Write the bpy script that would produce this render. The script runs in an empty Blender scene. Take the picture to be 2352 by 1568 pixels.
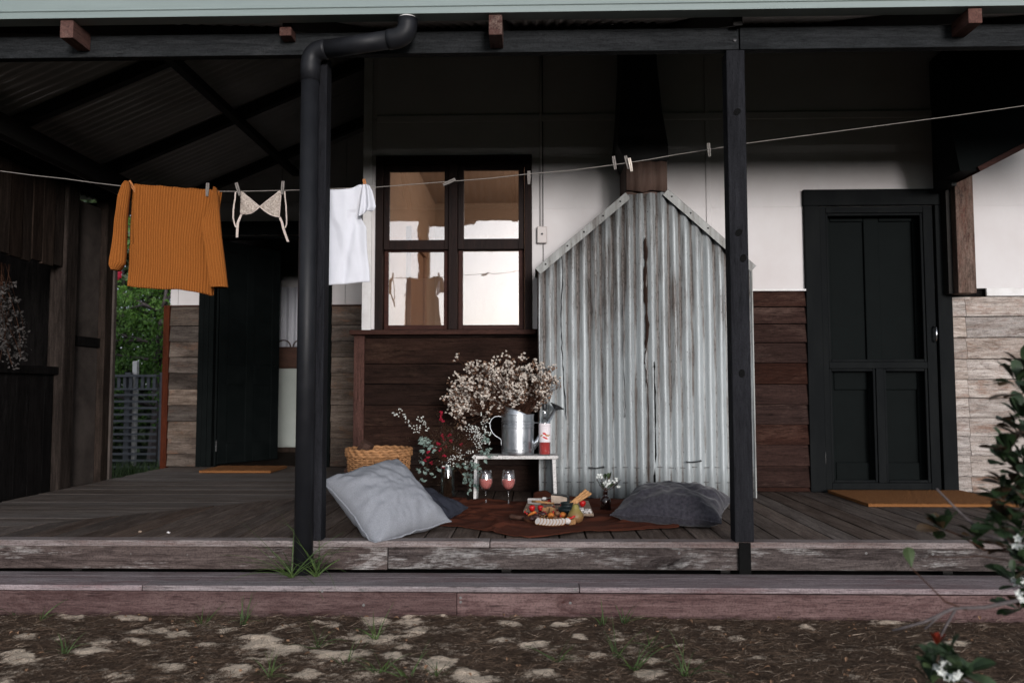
import bpy, bmesh, math, random
from mathutils import Vector, Matrix, Euler, noise
R = math.radians
random.seed(7)
S = bpy.context.scene
COL = S.collection

# ------------------------------------------------------------ camera
FPX = 1830.0                      # focal length for a 2352 px wide picture
CAM = Vector((0, 0, 0.714))       # deck top is z = 0
YAW, TILT, ROLL = R(1.45), R(3.56), R(-0.08)
cam_d = bpy.data.cameras.new('camera')
cam = bpy.data.objects.new('camera', cam_d)
COL.objects.link(cam)
S.camera = cam
cam_d.sensor_width = 36.0
cam_d.lens = FPX / 2352 * 36
cam_d.clip_start, cam_d.clip_end = 0.05, 4000
cam.location = CAM
CROT = Matrix.Rotation(YAW, 3, 'Z') @ Matrix.Rotation(R(90) + TILT, 3, 'X') @ Matrix.Rotation(ROLL, 3, 'Z')
cam.rotation_euler = CROT.to_euler()
cam_d.dof.use_dof = True
cam_d.dof.focus_distance = 4.5
cam_d.dof.aperture_fstop = 2.8

# ------------------------------------------------------------ sky, sun, exposure
SUN_AZ, SUN_EL = 16.0, 6.2        # degrees to the right of the view's back, above the horizon
W = bpy.data.worlds.new('World')
S.world = W
W.use_nodes = True
wn = W.node_tree
sky = wn.nodes.new('ShaderNodeTexSky')
sky.sky_type = 'NISHITA'
sky.sun_disc = False
sky.sun_elevation = R(SUN_EL)
sky.sun_rotation = R(180 - SUN_AZ)
sky.air_density, sky.dust_density, sky.ozone_density = 0.25, 5.0, 1.6
bg = wn.nodes['Background']
wn.links.new(sky.outputs[0], bg.inputs[0])
bg.inputs[1].default_value = 0.09
veil = wn.nodes.new('ShaderNodeBackground')       # even grey cloud over the whole sky
veil.inputs[0].default_value = (0.90, 0.96, 1.0, 1)
veil.inputs[1].default_value = 0.45
both = wn.nodes.new('ShaderNodeAddShader')
wn.links.new(bg.outputs[0], both.inputs[0])
wn.links.new(veil.outputs[0], both.inputs[1])
wn.links.new(both.outputs[0], wn.nodes['World Output'].inputs[0])
sun_d = bpy.data.lights.new('sun', 'SUN')
sun_d.energy = 1.9
sun_d.angle = R(13)
sun_d.color = (1.0, 0.955, 0.95)
sun = bpy.data.objects.new('sun', sun_d)
COL.objects.link(sun)
sd = Vector((math.sin(R(SUN_AZ)) * math.cos(R(SUN_EL)), -math.cos(R(SUN_AZ)) * math.cos(R(SUN_EL)), math.sin(R(SUN_EL))))
sun.rotation_euler = sd.to_track_quat('Z', 'Y').to_euler()
S.view_settings.view_transform = 'Standard'
S.view_settings.look = 'None'
S.view_settings.use_curve_mapping = False
S.view_settings.gamma = 1
S.view_settings.exposure = 0.2
S.render.engine = 'CYCLES'
S.cycles.max_bounces = 8
S.cycles.diffuse_bounces = 1
S.cycles.glossy_bounces = 4
S.cycles.transmission_bounces = 8
S.cycles.transparent_max_bounces = 12
S.cycles.caustics_reflective = False
S.cycles.caustics_refractive = False
S.cycles.use_denoising = True
S.cycles.sample_clamp_indirect = 4

# ------------------------------------------------------------ measuring helpers: a sight line met with a real plane
def ray(px, py):
    return (CROT @ Vector(((px - 1176) / FPX, -(py - 784) / FPX, -1))).normalized()
def P(px, py, Y):
    d = ray(px, py)
    return CAM + d * (Y / d.y)
def G(px, py, z=0.0):
    d = ray(px, py)
    return CAM + d * ((z - CAM.z) / d.z)
def XW(px, Y, py=900):
    return P(px, py, Y).x
def ZW(py, Y, px=1176):
    return P(px, py, Y).z

# ------------------------------------------------------------ objects
def tag(o, label=None, cat=None, group=None, kind=None):
    if label: o['label'] = label
    if cat: o['category'] = cat
    if group: o['group'] = group
    if kind: o['kind'] = kind
    return o
def empty(name, loc=(0, 0, 0), label=None, cat=None, group=None, rz=0.0):
    o = bpy.data.objects.new(name, None)
    o.empty_display_size = 0.1
    COL.objects.link(o)
    o.location = loc
    o.rotation_euler = (0, 0, rz)
    return tag(o, label, cat, group)
def link(name, me, m=None, parent=None, loc=None, rot=None, bevel=0.0, smooth=False):
    if m and not me.materials:
        me.materials.append(m)
    if smooth:
        me.polygons.foreach_set('use_smooth', [True] * len(me.polygons))
    o = bpy.data.objects.new(name, me)
    COL.objects.link(o)
    if parent:
        o.parent = parent
    if loc is not None: o.location = loc
    if rot is not None: o.rotation_euler = rot
    if bevel:
        b = o.modifiers.new('bevel', 'BEVEL')
        b.width = bevel; b.segments = 2; b.limit_method = 'ANGLE'
    return o
class MB:
    """collects shapes into one mesh"""
    def __init__(s):
        s.v = []; s.f = []; s.mi = []
    def add(s, vs, fs, mi=0):
        n = len(s.v)
        s.v += [tuple(v) for v in vs]
        s.f += [tuple(i + n for i in f) for f in fs]
        s.mi += [mi] * len(fs)
        return s
    def box(s, x0, x1, y0, y1, z0, z1, mi=0):
        vs = [(x, y, z) for z in (z0, z1) for y in (y0, y1) for x in (x0, x1)]
        return s.add(vs, [(0, 2, 3, 1), (4, 5, 7, 6), (0, 1, 5, 4), (2, 6, 7, 3), (0, 4, 6, 2), (1, 3, 7, 5)], mi)
    def prism(s, poly, a, b, mi=0):
        """poly: points (Vector) of a flat outline at a; moved by b - a gives the other cap"""
        d = Vector(b) - Vector(a)
        n = len(poly)
        vs = [Vector(p) for p in poly] + [Vector(p) + d for p in poly]
        fs = [tuple(range(n))[::-1], tuple(range(n, 2 * n))] + [(i, (i + 1) % n, n + (i + 1) % n, n + i) for i in range(n)]
        return s.add(vs, fs, mi)
    def tube(s, pts, r, seg=8, caps=True, mi=0):
        pts = [Vector(p) for p in pts]
        n = len(pts)
        rs = r if isinstance(r, (list, tuple)) else [r] * n
        t0 = (pts[1] - pts[0]).normalized()
        up = Vector((0, 0, 1)) if abs(t0.z) < 0.9 else Vector((1, 0, 0))
        u = t0.cross(up).normalized()
        vs = []
        for i, p in enumerate(pts):
            t = (pts[min(i + 1, n - 1)] - pts[max(i - 1, 0)]).normalized()
            u = (u - t * u.dot(t)).normalized()
            w = t.cross(u)
            for k in range(seg):
                a = 2 * math.pi * k / seg
                vs.append(p + (u * math.cos(a) + w * math.sin(a)) * rs[i])
        fs = [(i * seg + k, i * seg + (k + 1) % seg, (i + 1) * seg + (k + 1) % seg, (i + 1) * seg + k) for i in range(n - 1) for k in range(seg)]
        if caps:
            fs += [tuple(range(seg))[::-1], tuple((n - 1) * seg + k for k in range(seg))]
        return s.add(vs, fs, mi)
    def lathe(s, prof, seg=24, c=(0, 0, 0), mi=0, caps=True, ell=1.0):
        vs = []
        for r, z in prof:
            for k in range(seg):
                a = 2 * math.pi * k / seg
                vs.append((c[0] + r * math.cos(a), c[1] + r * ell * math.sin(a), c[2] + z))
        n = len(prof)
        fs = [(i * seg + k, i * seg + (k + 1) % seg, (i + 1) * seg + (k + 1) % seg, (i + 1) * seg + k) for i in range(n - 1) for k in range(seg)]
        if caps:
            fs += [tuple(range(seg))[::-1], tuple((n - 1) * seg + k for k in range(seg))]
        return s.add(vs, fs, mi)
    def blob(s, c, rx, ry, rz, seg=8, rings=5, mi=0, jit=0.0):
        vs = [(c[0], c[1], c[2] - rz)]
        for i in range(1, rings):
            a = math.pi * i / rings - math.pi / 2
            for k in range(seg):
                b = 2 * math.pi * k / seg
                j = 1 + random.uniform(-jit, jit)
                vs.append((c[0] + rx * j * math.cos(a) * math.cos(b), c[1] + ry * j * math.cos(a) * math.sin(b), c[2] + rz * math.sin(a) * j))
        vs.append((c[0], c[1], c[2] + rz))
        fs = [(0, 1 + (k + 1) % seg, 1 + k) for k in range(seg)]
        for i in range(rings - 2):
            o = 1 + i * seg
            fs += [(o + k, o + (k + 1) % seg, o + seg + (k + 1) % seg, o + seg + k) for k in range(seg)]
        o = 1 + (rings - 2) * seg
        t = len(vs) - 1
        fs += [(o + k, o + (k + 1) % seg, t) for k in range(seg)]
        return s.add(vs, fs, mi)
    def grid(s, fn, nu, nv, mi=0):
        vs = [fn(i / nu, j / nv) for j in range(nv + 1) for i in range(nu + 1)]
        w = nu + 1
        fs = [(j * w + i, j * w + i + 1, (j + 1) * w + i + 1, (j + 1) * w + i) for j in range(nv) for i in range(nu)]
        return s.add(vs, fs, mi)
    def mesh(s, name, mats=()):
        me = bpy.data.meshes.new(name)
        me.from_pydata(s.v, [], s.f)
        for m in mats: me.materials.append(m)
        if len(mats) > 1:
            me.polygons.foreach_set('material_index', s.mi)
        me.update()
        return me
    def build(s, name, m, parent=None, **k):
        mats = m if isinstance(m, (list, tuple)) else (m,)
        return link(name, s.mesh(name, mats), None, parent, **k)
def fbm(x, y, z=0.0, o=3):
    return noise.fractal(Vector((x, y, z)), 1.0, 2.0, o)

# ------------------------------------------------------------ materials
class N:
    def __init__(s, name):
        s.m = bpy.data.materials.new(name)
        s.m.use_nodes = True
        s.t = s.m.node_tree
        s.b = s.t.nodes['Principled BSDF']
        s.out = s.t.nodes['Material Output']
    def n(s, kind, ins=None, **props):
        x = s.t.nodes.new('ShaderNode' + kind)
        for k, v in props.items(): setattr(x, k, v)
        for k, v in (ins or {}).items(): s.put(x.inputs[k], v)
        return x
    def put(s, sock, v):
        if isinstance(v, bpy.types.NodeSocket): s.t.links.new(v, sock)
        elif isinstance(v, bpy.types.Node): s.t.links.new(v.outputs[0], sock)
        else:
            if isinstance(v, (tuple, list)) and len(v) == 3 and sock.type == 'RGBA': v = (*v, 1)
            sock.default_value = v
    def ramp(s, f, stops):
        r = s.n('ValToRGB', {0: f})
        e = r.color_ramp.elements
        while len(e) < len(stops): e.new(0.5)
        for el, (p, c) in zip(e, stops):
            el.position = p
            el.color = (*c, 1) if isinstance(c, (tuple, list)) else (c, c, c, 1)
        return r.outputs[0]
    def mix(s, f, a, b, mode='MIX'):
        x = s.n('Mix', data_type='RGBA', blend_type=mode)
        s.put(x.inputs[0], f); s.put(x.inputs[6], a); s.put(x.inputs[7], b)
        return x.outputs[2]
    def math(s, op, a, b=0.0, c=0.0):
        x = s.n('Math', {0: a, 1: b, 2: c}, operation=op)
        return x.outputs[0]
    def vec(s, scale=(1, 1, 1), rnd=True, src='Object'):
        tc = s.n('TexCoord').outputs[src]
        if rnd:
            oi = s.n('ObjectInfo').outputs['Random']
            tc = s.n('VectorMath', {0: tc, 1: s.n('VectorMath', {0: s.n('CombineXYZ', {0: oi, 1: oi, 2: oi}), 1: (37.1, 91.7, 53.3)}, operation='MULTIPLY')}, operation='ADD').outputs[0]
        return s.n('VectorMath', {0: tc, 1: scale}, operation='MULTIPLY').outputs[0]
    def noise(s, v, scale=1.0, detail=5.0, rough=0.6, dist=0.0, out=0):
        return s.n('TexNoise', {'Vector': v, 'Scale': scale, 'Detail': detail, 'Roughness': rough, 'Distortion': dist}).outputs[out]
    def bump(s, h, strength=0.3, dist=0.01, nrm=None):
        x = s.n('Bump', {'Height': h, 'Strength': strength, 'Distance': dist})
        if nrm is not None: s.put(x.inputs['Normal'], nrm)
        s.put(s.b.inputs['Normal'], x.outputs[0])
        return x.outputs[0]
    def set(s, **k):
        mp = {'col': 'Base Color', 'rough': 'Roughness', 'metal': 'Metallic', 'spec': 'Specular IOR Level', 'trans': 'Transmission Weight', 'ior': 'IOR', 'sheen': 'Sheen Weight', 'coat': 'Coat Weight', 'sss': 'Subsurface Weight', 'alpha': 'Alpha'}
        for a, v in k.items(): s.put(s.b.inputs[mp[a]], v)
        return s
def srgb(r, g, b):
    f = lambda c: (c / 255 / 12.92) if c / 255 <= 0.04045 else ((c / 255 + 0.055) / 1.055) ** 2.4
    return (f(r), f(g), f(b))
def wood(name, c1, c2, c3, axis=0, patch=(0.45, 0.7), rough=0.75, vary=0.35, bump=0.35, grain=26.0, spec=0.3, c4=None, knots=0.0):
    m = N(name)
    sc = [grain * 1.5] * 3; sc[axis] = grain * 0.11
    sf = [grain * 5.0] * 3; sf[axis] = grain * 0.55
    sp = [7.0] * 3; sp[axis] = 1.9
    g = m.noise(m.vec(tuple(sc)), 1.0, 9, 0.72, 0.8)
    fine = m.noise(m.vec(tuple(sf)), 1.0, 6, 0.7, 0.3)
    spk = m.noise(m.vec((130, 130, 130)), 1.0, 4, 0.65)
    p = m.noise(m.vec(tuple(sp)), 1.0, 8, 0.72, 0.6)
    col = m.mix(m.ramp(g, [(0.36, 0.0), (0.64, 1.0)]), c1, c2)
    pf = m.ramp(m.math('MULTIPLY_ADD', m.math('SUBTRACT', fine, 0.5), 0.35, p), [(patch[0], 0.0), (patch[1], 1.0)])
    pf = m.math('MULTIPLY', pf, m.ramp(fine, [(0.3, 0.45), (0.58, 1.0)]))
    col = m.mix(pf, col, c3)
    if c4:
        q = m.noise(m.vec(tuple(x * 0.8 + 0.3 for x in sp)), 1.3, 8, 0.74, 0.9)
        q = m.math('MULTIPLY_ADD', m.math('SUBTRACT', fine, 0.5), 0.3, q)
        col = m.mix(m.ramp(q, [(0.54, 0.0), (0.70, 1.0)]), col, c4)
    dark = m.mix(0.72, col, (0, 0, 0))
    col = m.mix(m.ramp(fine, [(0.34, 0.85), (0.47, 0.0)]), col, dark)
    col = m.mix(m.ramp(spk, [(0.36, 0.5), (0.52, 0.0)]), col, dark)
    oi = m.n('ObjectInfo').outputs['Random']
    hsv = m.n('HueSaturation', {'Color': col, 'Value': m.math('MULTIPLY_ADD', oi, 2 * vary, 1.08 - vary), 'Saturation': m.math('MULTIPLY_ADD', m.math('FRACT', m.math('MULTIPLY', oi, 7.3)), 0.4, 0.8)})
    m.set(col=hsv.outputs[0], rough=rough, spec=spec)
    m.bump(m.math('ADD', g, m.math('MULTIPLY', fine, 0.7)), bump, 0.005)
    return m.m
def paint(name, col, col2, rough=0.5, scale=6.0, bump=0.1, spec=0.4, stretch=(1, 1, 1), lo=0.4, hi=0.7, rnd=True):
    m = N(name)
    p = m.noise(m.vec(tuple(scale * x for x in stretch), rnd), 1.0, 7, 0.65, 0.2)
    f = m.noise(m.vec((90, 90, 90), rnd), 1.0, 3, 0.6)
    m.set(col=m.mix(m.ramp(p, [(lo, 0.0), (hi, 1.0)]), col, col2), rough=m.math('MULTIPLY_ADD', p, 0.25, rough - 0.12), spec=spec)
    m.bump(m.math('ADD', p, m.math('MULTIPLY', f, 0.4)), bump, 0.003)
    return m.m
def plain(name, col, rough=0.6, spec=0.4, jitter=0.15, scale=40.0, **k):
    m = N(name)
    p = m.noise(m.vec((scale,) * 3), 1.0, 4, 0.6)
    m.set(col=m.mix(m.ramp(p, [(0.3, 0.0), (0.7, 1.0)]), tuple(c * (1 - jitter) for c in col), tuple(min(1, c * (1 + jitter)) for c in col)), rough=rough, spec=spec, **k)
    m.bump(p, 0.15, 0.002)
    return m.m
M = {}
M['deck'] = wood('deck timber', (0.078, 0.058, 0.048), (0.178, 0.140, 0.120), (0.047, 0.031, 0.024), 1, (0.42, 0.72), 0.8, 0.25, 0.4, spec=0.1)
M['deck_side'] = wood('side deck timber', (0.115, 0.094, 0.082), (0.215, 0.182, 0.162), (0.078, 0.06, 0.05), 0, (0.45, 0.75), 0.85, 0.12, 0.3, spec=0.1)
M['nosing'] = wood('nosing timber', (0.13, 0.10, 0.094), (0.29, 0.25, 0.24), (0.10, 0.06, 0.052), 0, (0.48, 0.7), 0.75, 0.15, 0.45, spec=0.15)
M['fascia'] = wood('weathered fascia timber', (0.036, 0.027, 0.025), (0.125, 0.10, 0.093), (0.30, 0.285, 0.275), 0, (0.55, 0.66), 0.85, 0.25, 0.6, spec=0.1, c4=(0.014, 0.010, 0.0095))
M['tread'] = wood('step tread timber', (0.145, 0.115, 0.118), (0.28, 0.24, 0.245), (0.12, 0.070, 0.070), 0, (0.5, 0.75), 0.75, 0.15, 0.4, spec=0.15)
M['riser'] = wood('step riser timber', (0.058, 0.032, 0.031), (0.130, 0.083, 0.079), (0.17, 0.115, 0.108), 0, (0.5, 0.75), 0.75, 0.3, 0.5, spec=0.1, c4=(0.036, 0.016, 0.0145))
M['brown_board'] = wood('red brown weatherboard', (0.0135, 0.0082, 0.0067), (0.029, 0.0165, 0.0130), (0.050, 0.031, 0.023), 0, (0.54, 0.76), 0.85, 0.3, 0.5, spec=0.05, c4=(0.008, 0.0048, 0.004))
M['side_board'] = wood('oiled weatherboard', (0.020, 0.0098, 0.0078), (0.040, 0.0195, 0.0150), (0.085, 0.050, 0.039), 0, (0.54, 0.76), 0.8, 0.25, 0.5, spec=0.06)
M['grey_board'] = wood('grey weatherboard', (0.085, 0.066, 0.053), (0.20, 0.165, 0.14), (0.045, 0.034, 0.028), 0, (0.42, 0.62), 0.85, 0.5, 0.5, spec=0.1, c4=(0.16, 0.09, 0.06))
M['bleached_board'] = wood('bleached weatherboard', (0.26, 0.215, 0.185), (0.52, 0.465, 0.425), (0.22, 0.135, 0.10), 0, (0.52, 0.66), 0.85, 0.18, 0.6, grain=20, spec=0.1, c4=(0.10, 0.066, 0.052))
M['red_trim'] = wood('red brown trim', (0.052, 0.018, 0.012), (0.095, 0.036, 0.024), (0.035, 0.014, 0.010), 2, (0.45, 0.75), 0.8, 0.1, spec=0.08)
M['sill_wood'] = wood('dark sill timber', (0.035, 0.015, 0.011), (0.06, 0.026, 0.019), (0.02, 0.010, 0.008), 0, (0.45, 0.75), 0.7, 0.1, spec=0.1)
M['frame_wood'] = wood('dark stained window timber', (0.009, 0.0045, 0.004), (0.020, 0.009, 0.007), (0.04, 0.013, 0.009), 2, (0.58, 0.8), 0.6, 0.1, 0.2, spec=0.12)
M['sash_wood'] = wood('red stained sash timber', (0.030, 0.010, 0.0075), (0.058, 0.019, 0.013), (0.02, 0.008, 0.007), 0, (0.5, 0.75), 0.6, 0.1, 0.2, spec=0.12)
M['black_beam'] = wood('black stained timber beam', (0.012, 0.0135, 0.0145), (0.028, 0.030, 0.032), (0.048, 0.049, 0.05), 0, (0.6, 0.8), 0.75, 0.05, 0.4, spec=0.08, c4=(0.008, 0.009, 0.010))
M['black_post'] = wood('black stained post timber', (0.009, 0.0093, 0.0118), (0.020, 0.0205, 0.025), (0.006, 0.006, 0.0075), 2, (0.5, 0.75), 0.75, 0.05, 0.4, spec=0.07)
M['rafter'] = wood('dark rafter timber', (0.010, 0.009, 0.008), (0.018, 0.016, 0.014), (0.008, 0.007, 0.007), 1, (0.5, 0.75), 0.8, 0.1)
M['rafter_end'] = wood('raw rafter timber', (0.07, 0.03, 0.024), (0.12, 0.058, 0.045), (0.22, 0.16, 0.13), 1, (0.55, 0.75), 0.8, 0.3)
M['strut'] = wood('raw bracket timber', (0.10, 0.055, 0.038), (0.22, 0.145, 0.11), (0.09, 0.026, 0.014), 2, (0.50, 0.66), 0.8, 0.05, 0.5, spec=0.1, c4=(0.02, 0.012, 0.01))
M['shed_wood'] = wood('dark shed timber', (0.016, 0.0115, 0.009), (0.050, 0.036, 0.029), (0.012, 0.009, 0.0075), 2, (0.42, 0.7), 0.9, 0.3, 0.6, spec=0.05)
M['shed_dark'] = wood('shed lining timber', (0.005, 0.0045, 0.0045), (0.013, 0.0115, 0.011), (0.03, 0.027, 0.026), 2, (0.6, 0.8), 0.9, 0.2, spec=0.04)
M['fibro'] = paint('stained cement sheet', (0.085, 0.070, 0.062), (0.035, 0.029, 0.026), 0.9, 3, 0.1, 0.08)
M['white_wall'] = paint('off white painted sheet', (0.70, 0.675, 0.67), (0.64, 0.60, 0.59), 0.7, 1.6, 0.05, 0.1, rnd=False)
M['white_trim'] = paint('white painted timber', (0.74, 0.73, 0.72), (0.62, 0.60, 0.58), 0.5, 9, 0.1, 0.3)
M['black_door'] = paint('black painted timber', (0.0066, 0.0076, 0.0082), (0.0118, 0.013, 0.0132), 0.75, 7, 0.12, 0.05, (1, 1, 0.3))
M['black_gloss'] = paint('black green door paint', (0.0035, 0.005, 0.005), (0.006, 0.0078, 0.0078), 0.7, 7, 0.08, 0.05)
M['black_pipe'] = paint('matt black pipe', (0.0085, 0.009, 0.011), (0.0125, 0.013, 0.0155), 0.5, 12, 0.02, 0.25)
M['dark_steel'] = paint('dark steel', (0.012, 0.013, 0.015), (0.02, 0.02, 0.022), 0.45, 10, 0.05, 0.5)
M['gutter'] = paint('grey green gutter paint', (0.235, 0.285, 0.275), (0.20, 0.245, 0.235), 0.5, 3, 0.03, 0.35, (0.4, 1, 3), rnd=False)
M['interior'] = paint('warm interior wall', (0.50, 0.375, 0.30), (0.46, 0.345, 0.275), 0.7, 2, 0.02, 0.2)
M['interior_trim'] = paint('interior trim', (0.34, 0.21, 0.15), (0.30, 0.18, 0.13), 0.5, 4, 0.02, 0.3)
def galv(name, base, stain, up=0.5, metal=0.25, rough=0.5, dirt=(0.035, 0.028, 0.024), ribs=None):
    m = N(name)
    st = m.noise(m.vec((26, 26, 1.1), False), 1.0, 8, 0.7, 0.6)
    sp = m.noise(m.vec((46, 46, 5), False), 1.0, 6, 0.75)
    big = m.noise(m.vec((3, 3, 0.9), False), 1.0, 5, 0.6)
    speck = m.noise(m.vec((150, 150, 60), False), 1.0, 3, 0.6)
    z = m.n('SeparateXYZ', {0: m.vec((1, 1, 1), False)}).outputs[2]
    h = m.n('MapRange', {0: z, 1: 0.2, 2: 1.9, 3: 0.0, 4: up}).outputs[0]
    f = m.math('ADD', m.math('ADD', m.math('MULTIPLY', st, 0.6), m.math('MULTIPLY', sp, 0.4)), m.math('MULTIPLY', m.math('SUBTRACT', big, 0.5), 0.5))
    f = m.math('ADD', f, m.math('MULTIPLY', h, 0.28))
    if ribs:   # valleys of the sheet painted darker, standing in for their shade
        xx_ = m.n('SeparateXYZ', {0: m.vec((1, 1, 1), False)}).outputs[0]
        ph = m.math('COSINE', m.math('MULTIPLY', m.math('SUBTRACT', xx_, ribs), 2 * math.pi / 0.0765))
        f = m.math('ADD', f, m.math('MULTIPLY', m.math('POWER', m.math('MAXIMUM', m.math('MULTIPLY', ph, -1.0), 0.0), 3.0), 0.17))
    c = m.mix(m.ramp(sp, [(0.3, 0.0), (0.7, 1.0)]), base, tuple(min(1, x * 1.35) for x in base))
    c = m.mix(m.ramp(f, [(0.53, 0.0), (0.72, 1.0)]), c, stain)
    c = m.mix(m.ramp(m.math('ADD', speck, m.math('MULTIPLY', f, 0.5)), [(0.92, 0.0), (1.02, 1.0)]), c, dirt)
    m.set(col=c, rough=m.math('MULTIPLY_ADD', st, 0.3, rough - 0.1), metal=metal, spec=0.4)
    m.bump(m.math('ADD', sp, speck), 0.12, 0.003)
    return m.m
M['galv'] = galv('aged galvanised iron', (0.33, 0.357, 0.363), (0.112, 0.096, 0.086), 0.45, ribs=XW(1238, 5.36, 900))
M['galv_cap'] = galv('galvanised flashing', (0.20, 0.205, 0.198), (0.085, 0.072, 0.062), 0.2)
M['rust'] = galv('rusty iron', (0.09, 0.055, 0.042), (0.03, 0.016, 0.012), 0.2, 0.1, 0.7)
M['flue'] = paint('sooty iron flue', (0.006, 0.006, 0.006), (0.012, 0.011, 0.011), 0.7, 8, 0.1, 0.3, (3, 3, 0.4))
M['roof_iron'] = paint('dull roofing iron', (0.42, 0.405, 0.39), (0.32, 0.31, 0.30), 0.6, 3, 0.03, 0.3)
M['rust_crack'] = plain('rusted split edge', (0.026, 0.013, 0.009), 0.85, 0.2, 0.5)

def fabric(name, c1, c2, scale=500.0, rough=0.95, sheen=0.0, bump=0.25, fold=9.0):
    m = N(name)
    v = m.vec((scale, scale, scale), False)
    a = m.noise(v, 1.0, 2, 0.5)
    b = m.noise(m.vec((fold,) * 3, False), 1.0, 5, 0.6)
    c = m.mix(m.ramp(a, [(0.3, 0.0), (0.7, 1.0)]), c1, c2)
    c = m.mix(m.math('MULTIPLY', m.ramp(b, [(0.35, 0.0), (0.75, 1.0)]), 0.3), c, tuple(x * 0.75 for x in c2))
    m.set(col=c, rough=rough, spec=0.15, sheen=sheen)
    m.bump(m.math('ADD', m.math('MULTIPLY', a, 0.3), b), bump, 0.006)
    return m.m
M['linen'] = fabric('pale grey linen', (0.195, 0.205, 0.228), (0.29, 0.302, 0.33), 300)
M['navy'] = fabric('navy cotton', (0.018, 0.02, 0.028), (0.03, 0.032, 0.044), 420)
M['velvet'] = fabric('charcoal velvet', (0.020, 0.019, 0.025), (0.050, 0.047, 0.058), 60, 0.9, 0.2, 0.35, 14)
M['rug'] = fabric('rust brown cloth', (0.058, 0.0155, 0.0085), (0.088, 0.026, 0.0135), 520, 0.95, 0.0, 0.3, 12)
M['tee'] = fabric('white jersey', (0.66, 0.67, 0.72), (0.72, 0.73, 0.78), 600, 0.9, 0.0, 0.15, 8)
M['knit'] = fabric('mustard knit', (0.235, 0.074, 0.014), (0.345, 0.118, 0.025), 260, 1.0, 0.0, 0.5, 10)
M['lace'] = fabric('beige lace', (0.26, 0.21, 0.175), (0.55, 0.48, 0.42), 130, 0.9, 0.0, 0.8, 60)
M['strap'] = plain('pale elastic', (0.55, 0.47, 0.42), 0.8, 0.2)
M['coir'] = fabric('coir matting', (0.15, 0.06, 0.02), (0.26, 0.115, 0.042), 240, 1.0, 0.0, 0.9, 8)
M['rope'] = plain('grey cord', (0.22, 0.20, 0.18), 0.9, 0.2)
M['peg_grey'] = plain('weathered peg timber', (0.20, 0.18, 0.165), 0.85, 0.2)
M['peg_tan'] = plain('new peg timber', (0.42, 0.16, 0.05), 0.7, 0.3)
M['peg_white'] = plain('pale peg', (0.66, 0.58, 0.5), 0.6, 0.3)
M['wicker'] = plain('woven cane', (0.33, 0.165, 0.072), 0.7, 0.25, 0.35, 30)
M['log'] = wood('split firewood', (0.04, 0.022, 0.015), (0.075, 0.04, 0.03), (0.03, 0.016, 0.012), 0)
M['crate'] = wood('worn white paint on timber', (0.60, 0.58, 0.56), (0.70, 0.68, 0.66), (0.38, 0.33, 0.29), 0, (0.55, 0.68), 0.7, 0.06, 0.4, c4=(0.14, 0.115, 0.10))
def glassy(name, col=(1, 1, 1), refl=0.12, rough=0.02, bump=0.0, edge=0.6):
    m = N(name)
    tr = m.n('BsdfTransparent', {0: col})
    gl = m.n('BsdfGlossy', {0: (1, 1, 1), 'Roughness': rough})
    lw = m.n('LayerWeight', {0: 0.35}).outputs[1]
    f = m.math('MULTIPLY_ADD', m.math('POWER', lw, 2.0), edge, refl)
    if bump:
        nz = m.noise(m.vec((3.5, 3.5, 2.2)), 1.0, 3, 0.5, 0.6)
        bp = m.n('Bump', {'Height': nz, 'Strength': bump, 'Distance': 0.01})
        m.put(gl.inputs['Normal'], bp.outputs[0])
    mx = m.n('MixShader', {0: f, 1: tr, 2: gl})
    m.t.links.new(mx.outputs[0], m.out.inputs[0])
    return m.m
M['window_glass'] = glassy('old window glass', (0.95, 0.95, 0.94), 0.23, 0.015, 0.10, 0.4)
M['clear_glass'] = glassy('clear glass', (0.92, 0.93, 0.94), 0.14, 0.02)
M['bottle_glass'] = glassy('bottle glass', (0.82, 0.85, 0.86), 0.12, 0.02)
M['jar_glass'] = glassy('jar glass', (0.80, 0.84, 0.83), 0.08, 0.03)
mm = N('rose wine')
mm.set(col=(0.96, 0.30, 0.26), rough=0.05, trans=0.08, ior=1.33, spec=0.3)
M['wine'] = mm.m
mm = N('rose wine in bottle'); mm.set(col=(0.72, 0.085, 0.075), rough=0.05, trans=0.15, ior=1.33, spec=0.3); M['wine_deep'] = mm.m
mm = N('amber bottle'); mm.set(col=(0.012, 0.004, 0.003), rough=0.12, spec=0.5, coat=0.3); M['amber'] = mm.m
mm = N('bright galvanised steel')
v_ = mm.vec((22, 22, 9)); a_ = mm.noise(v_, 1, 5, 0.7)
mm.set(col=mm.mix(mm.ramp(a_, [(0.35, 0.0), (0.65, 1.0)]), (0.44, 0.47, 0.50), (0.66, 0.68, 0.71)), metal=0.95, rough=mm.math('MULTIPLY_ADD', a_, 0.25, 0.18))
mm.bump(a_, 0.1, 0.002); M['steel'] = mm.m
mm = N('switch plastic'); mm.set(col=(0.55, 0.50, 0.48), rough=0.4); M['plastic'] = mm.m
mm = N('bright metal'); mm.set(col=(0.75, 0.76, 0.78), rough=0.2, metal=1.0); M['chrome'] = mm.m
M['paper'] = plain('label paper', (0.76, 0.70, 0.72), 0.6, 0.3, 0.03)
M['red_ink'] = plain('red print', (0.55, 0.025, 0.02), 0.6, 0.3, 0.3, 200)
M['tan_ink'] = plain('tan print', (0.42, 0.24, 0.12), 0.6, 0.3, 0.3, 200)
M['grey_ink'] = plain('pale grey print', (0.55, 0.50, 0.52), 0.6, 0.3, 0.05)
M['dull_steel'] = plain('dull screw steel', (0.16, 0.155, 0.15), 0.6, 0.3, 0.2)
M['hole'] = plain('dark knot', (0.006, 0.006, 0.006), 0.9, 0.05)
M['black_soft'] = plain('mesh screen', (0.012, 0.014, 0.014), 0.8, 0.2)
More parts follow.
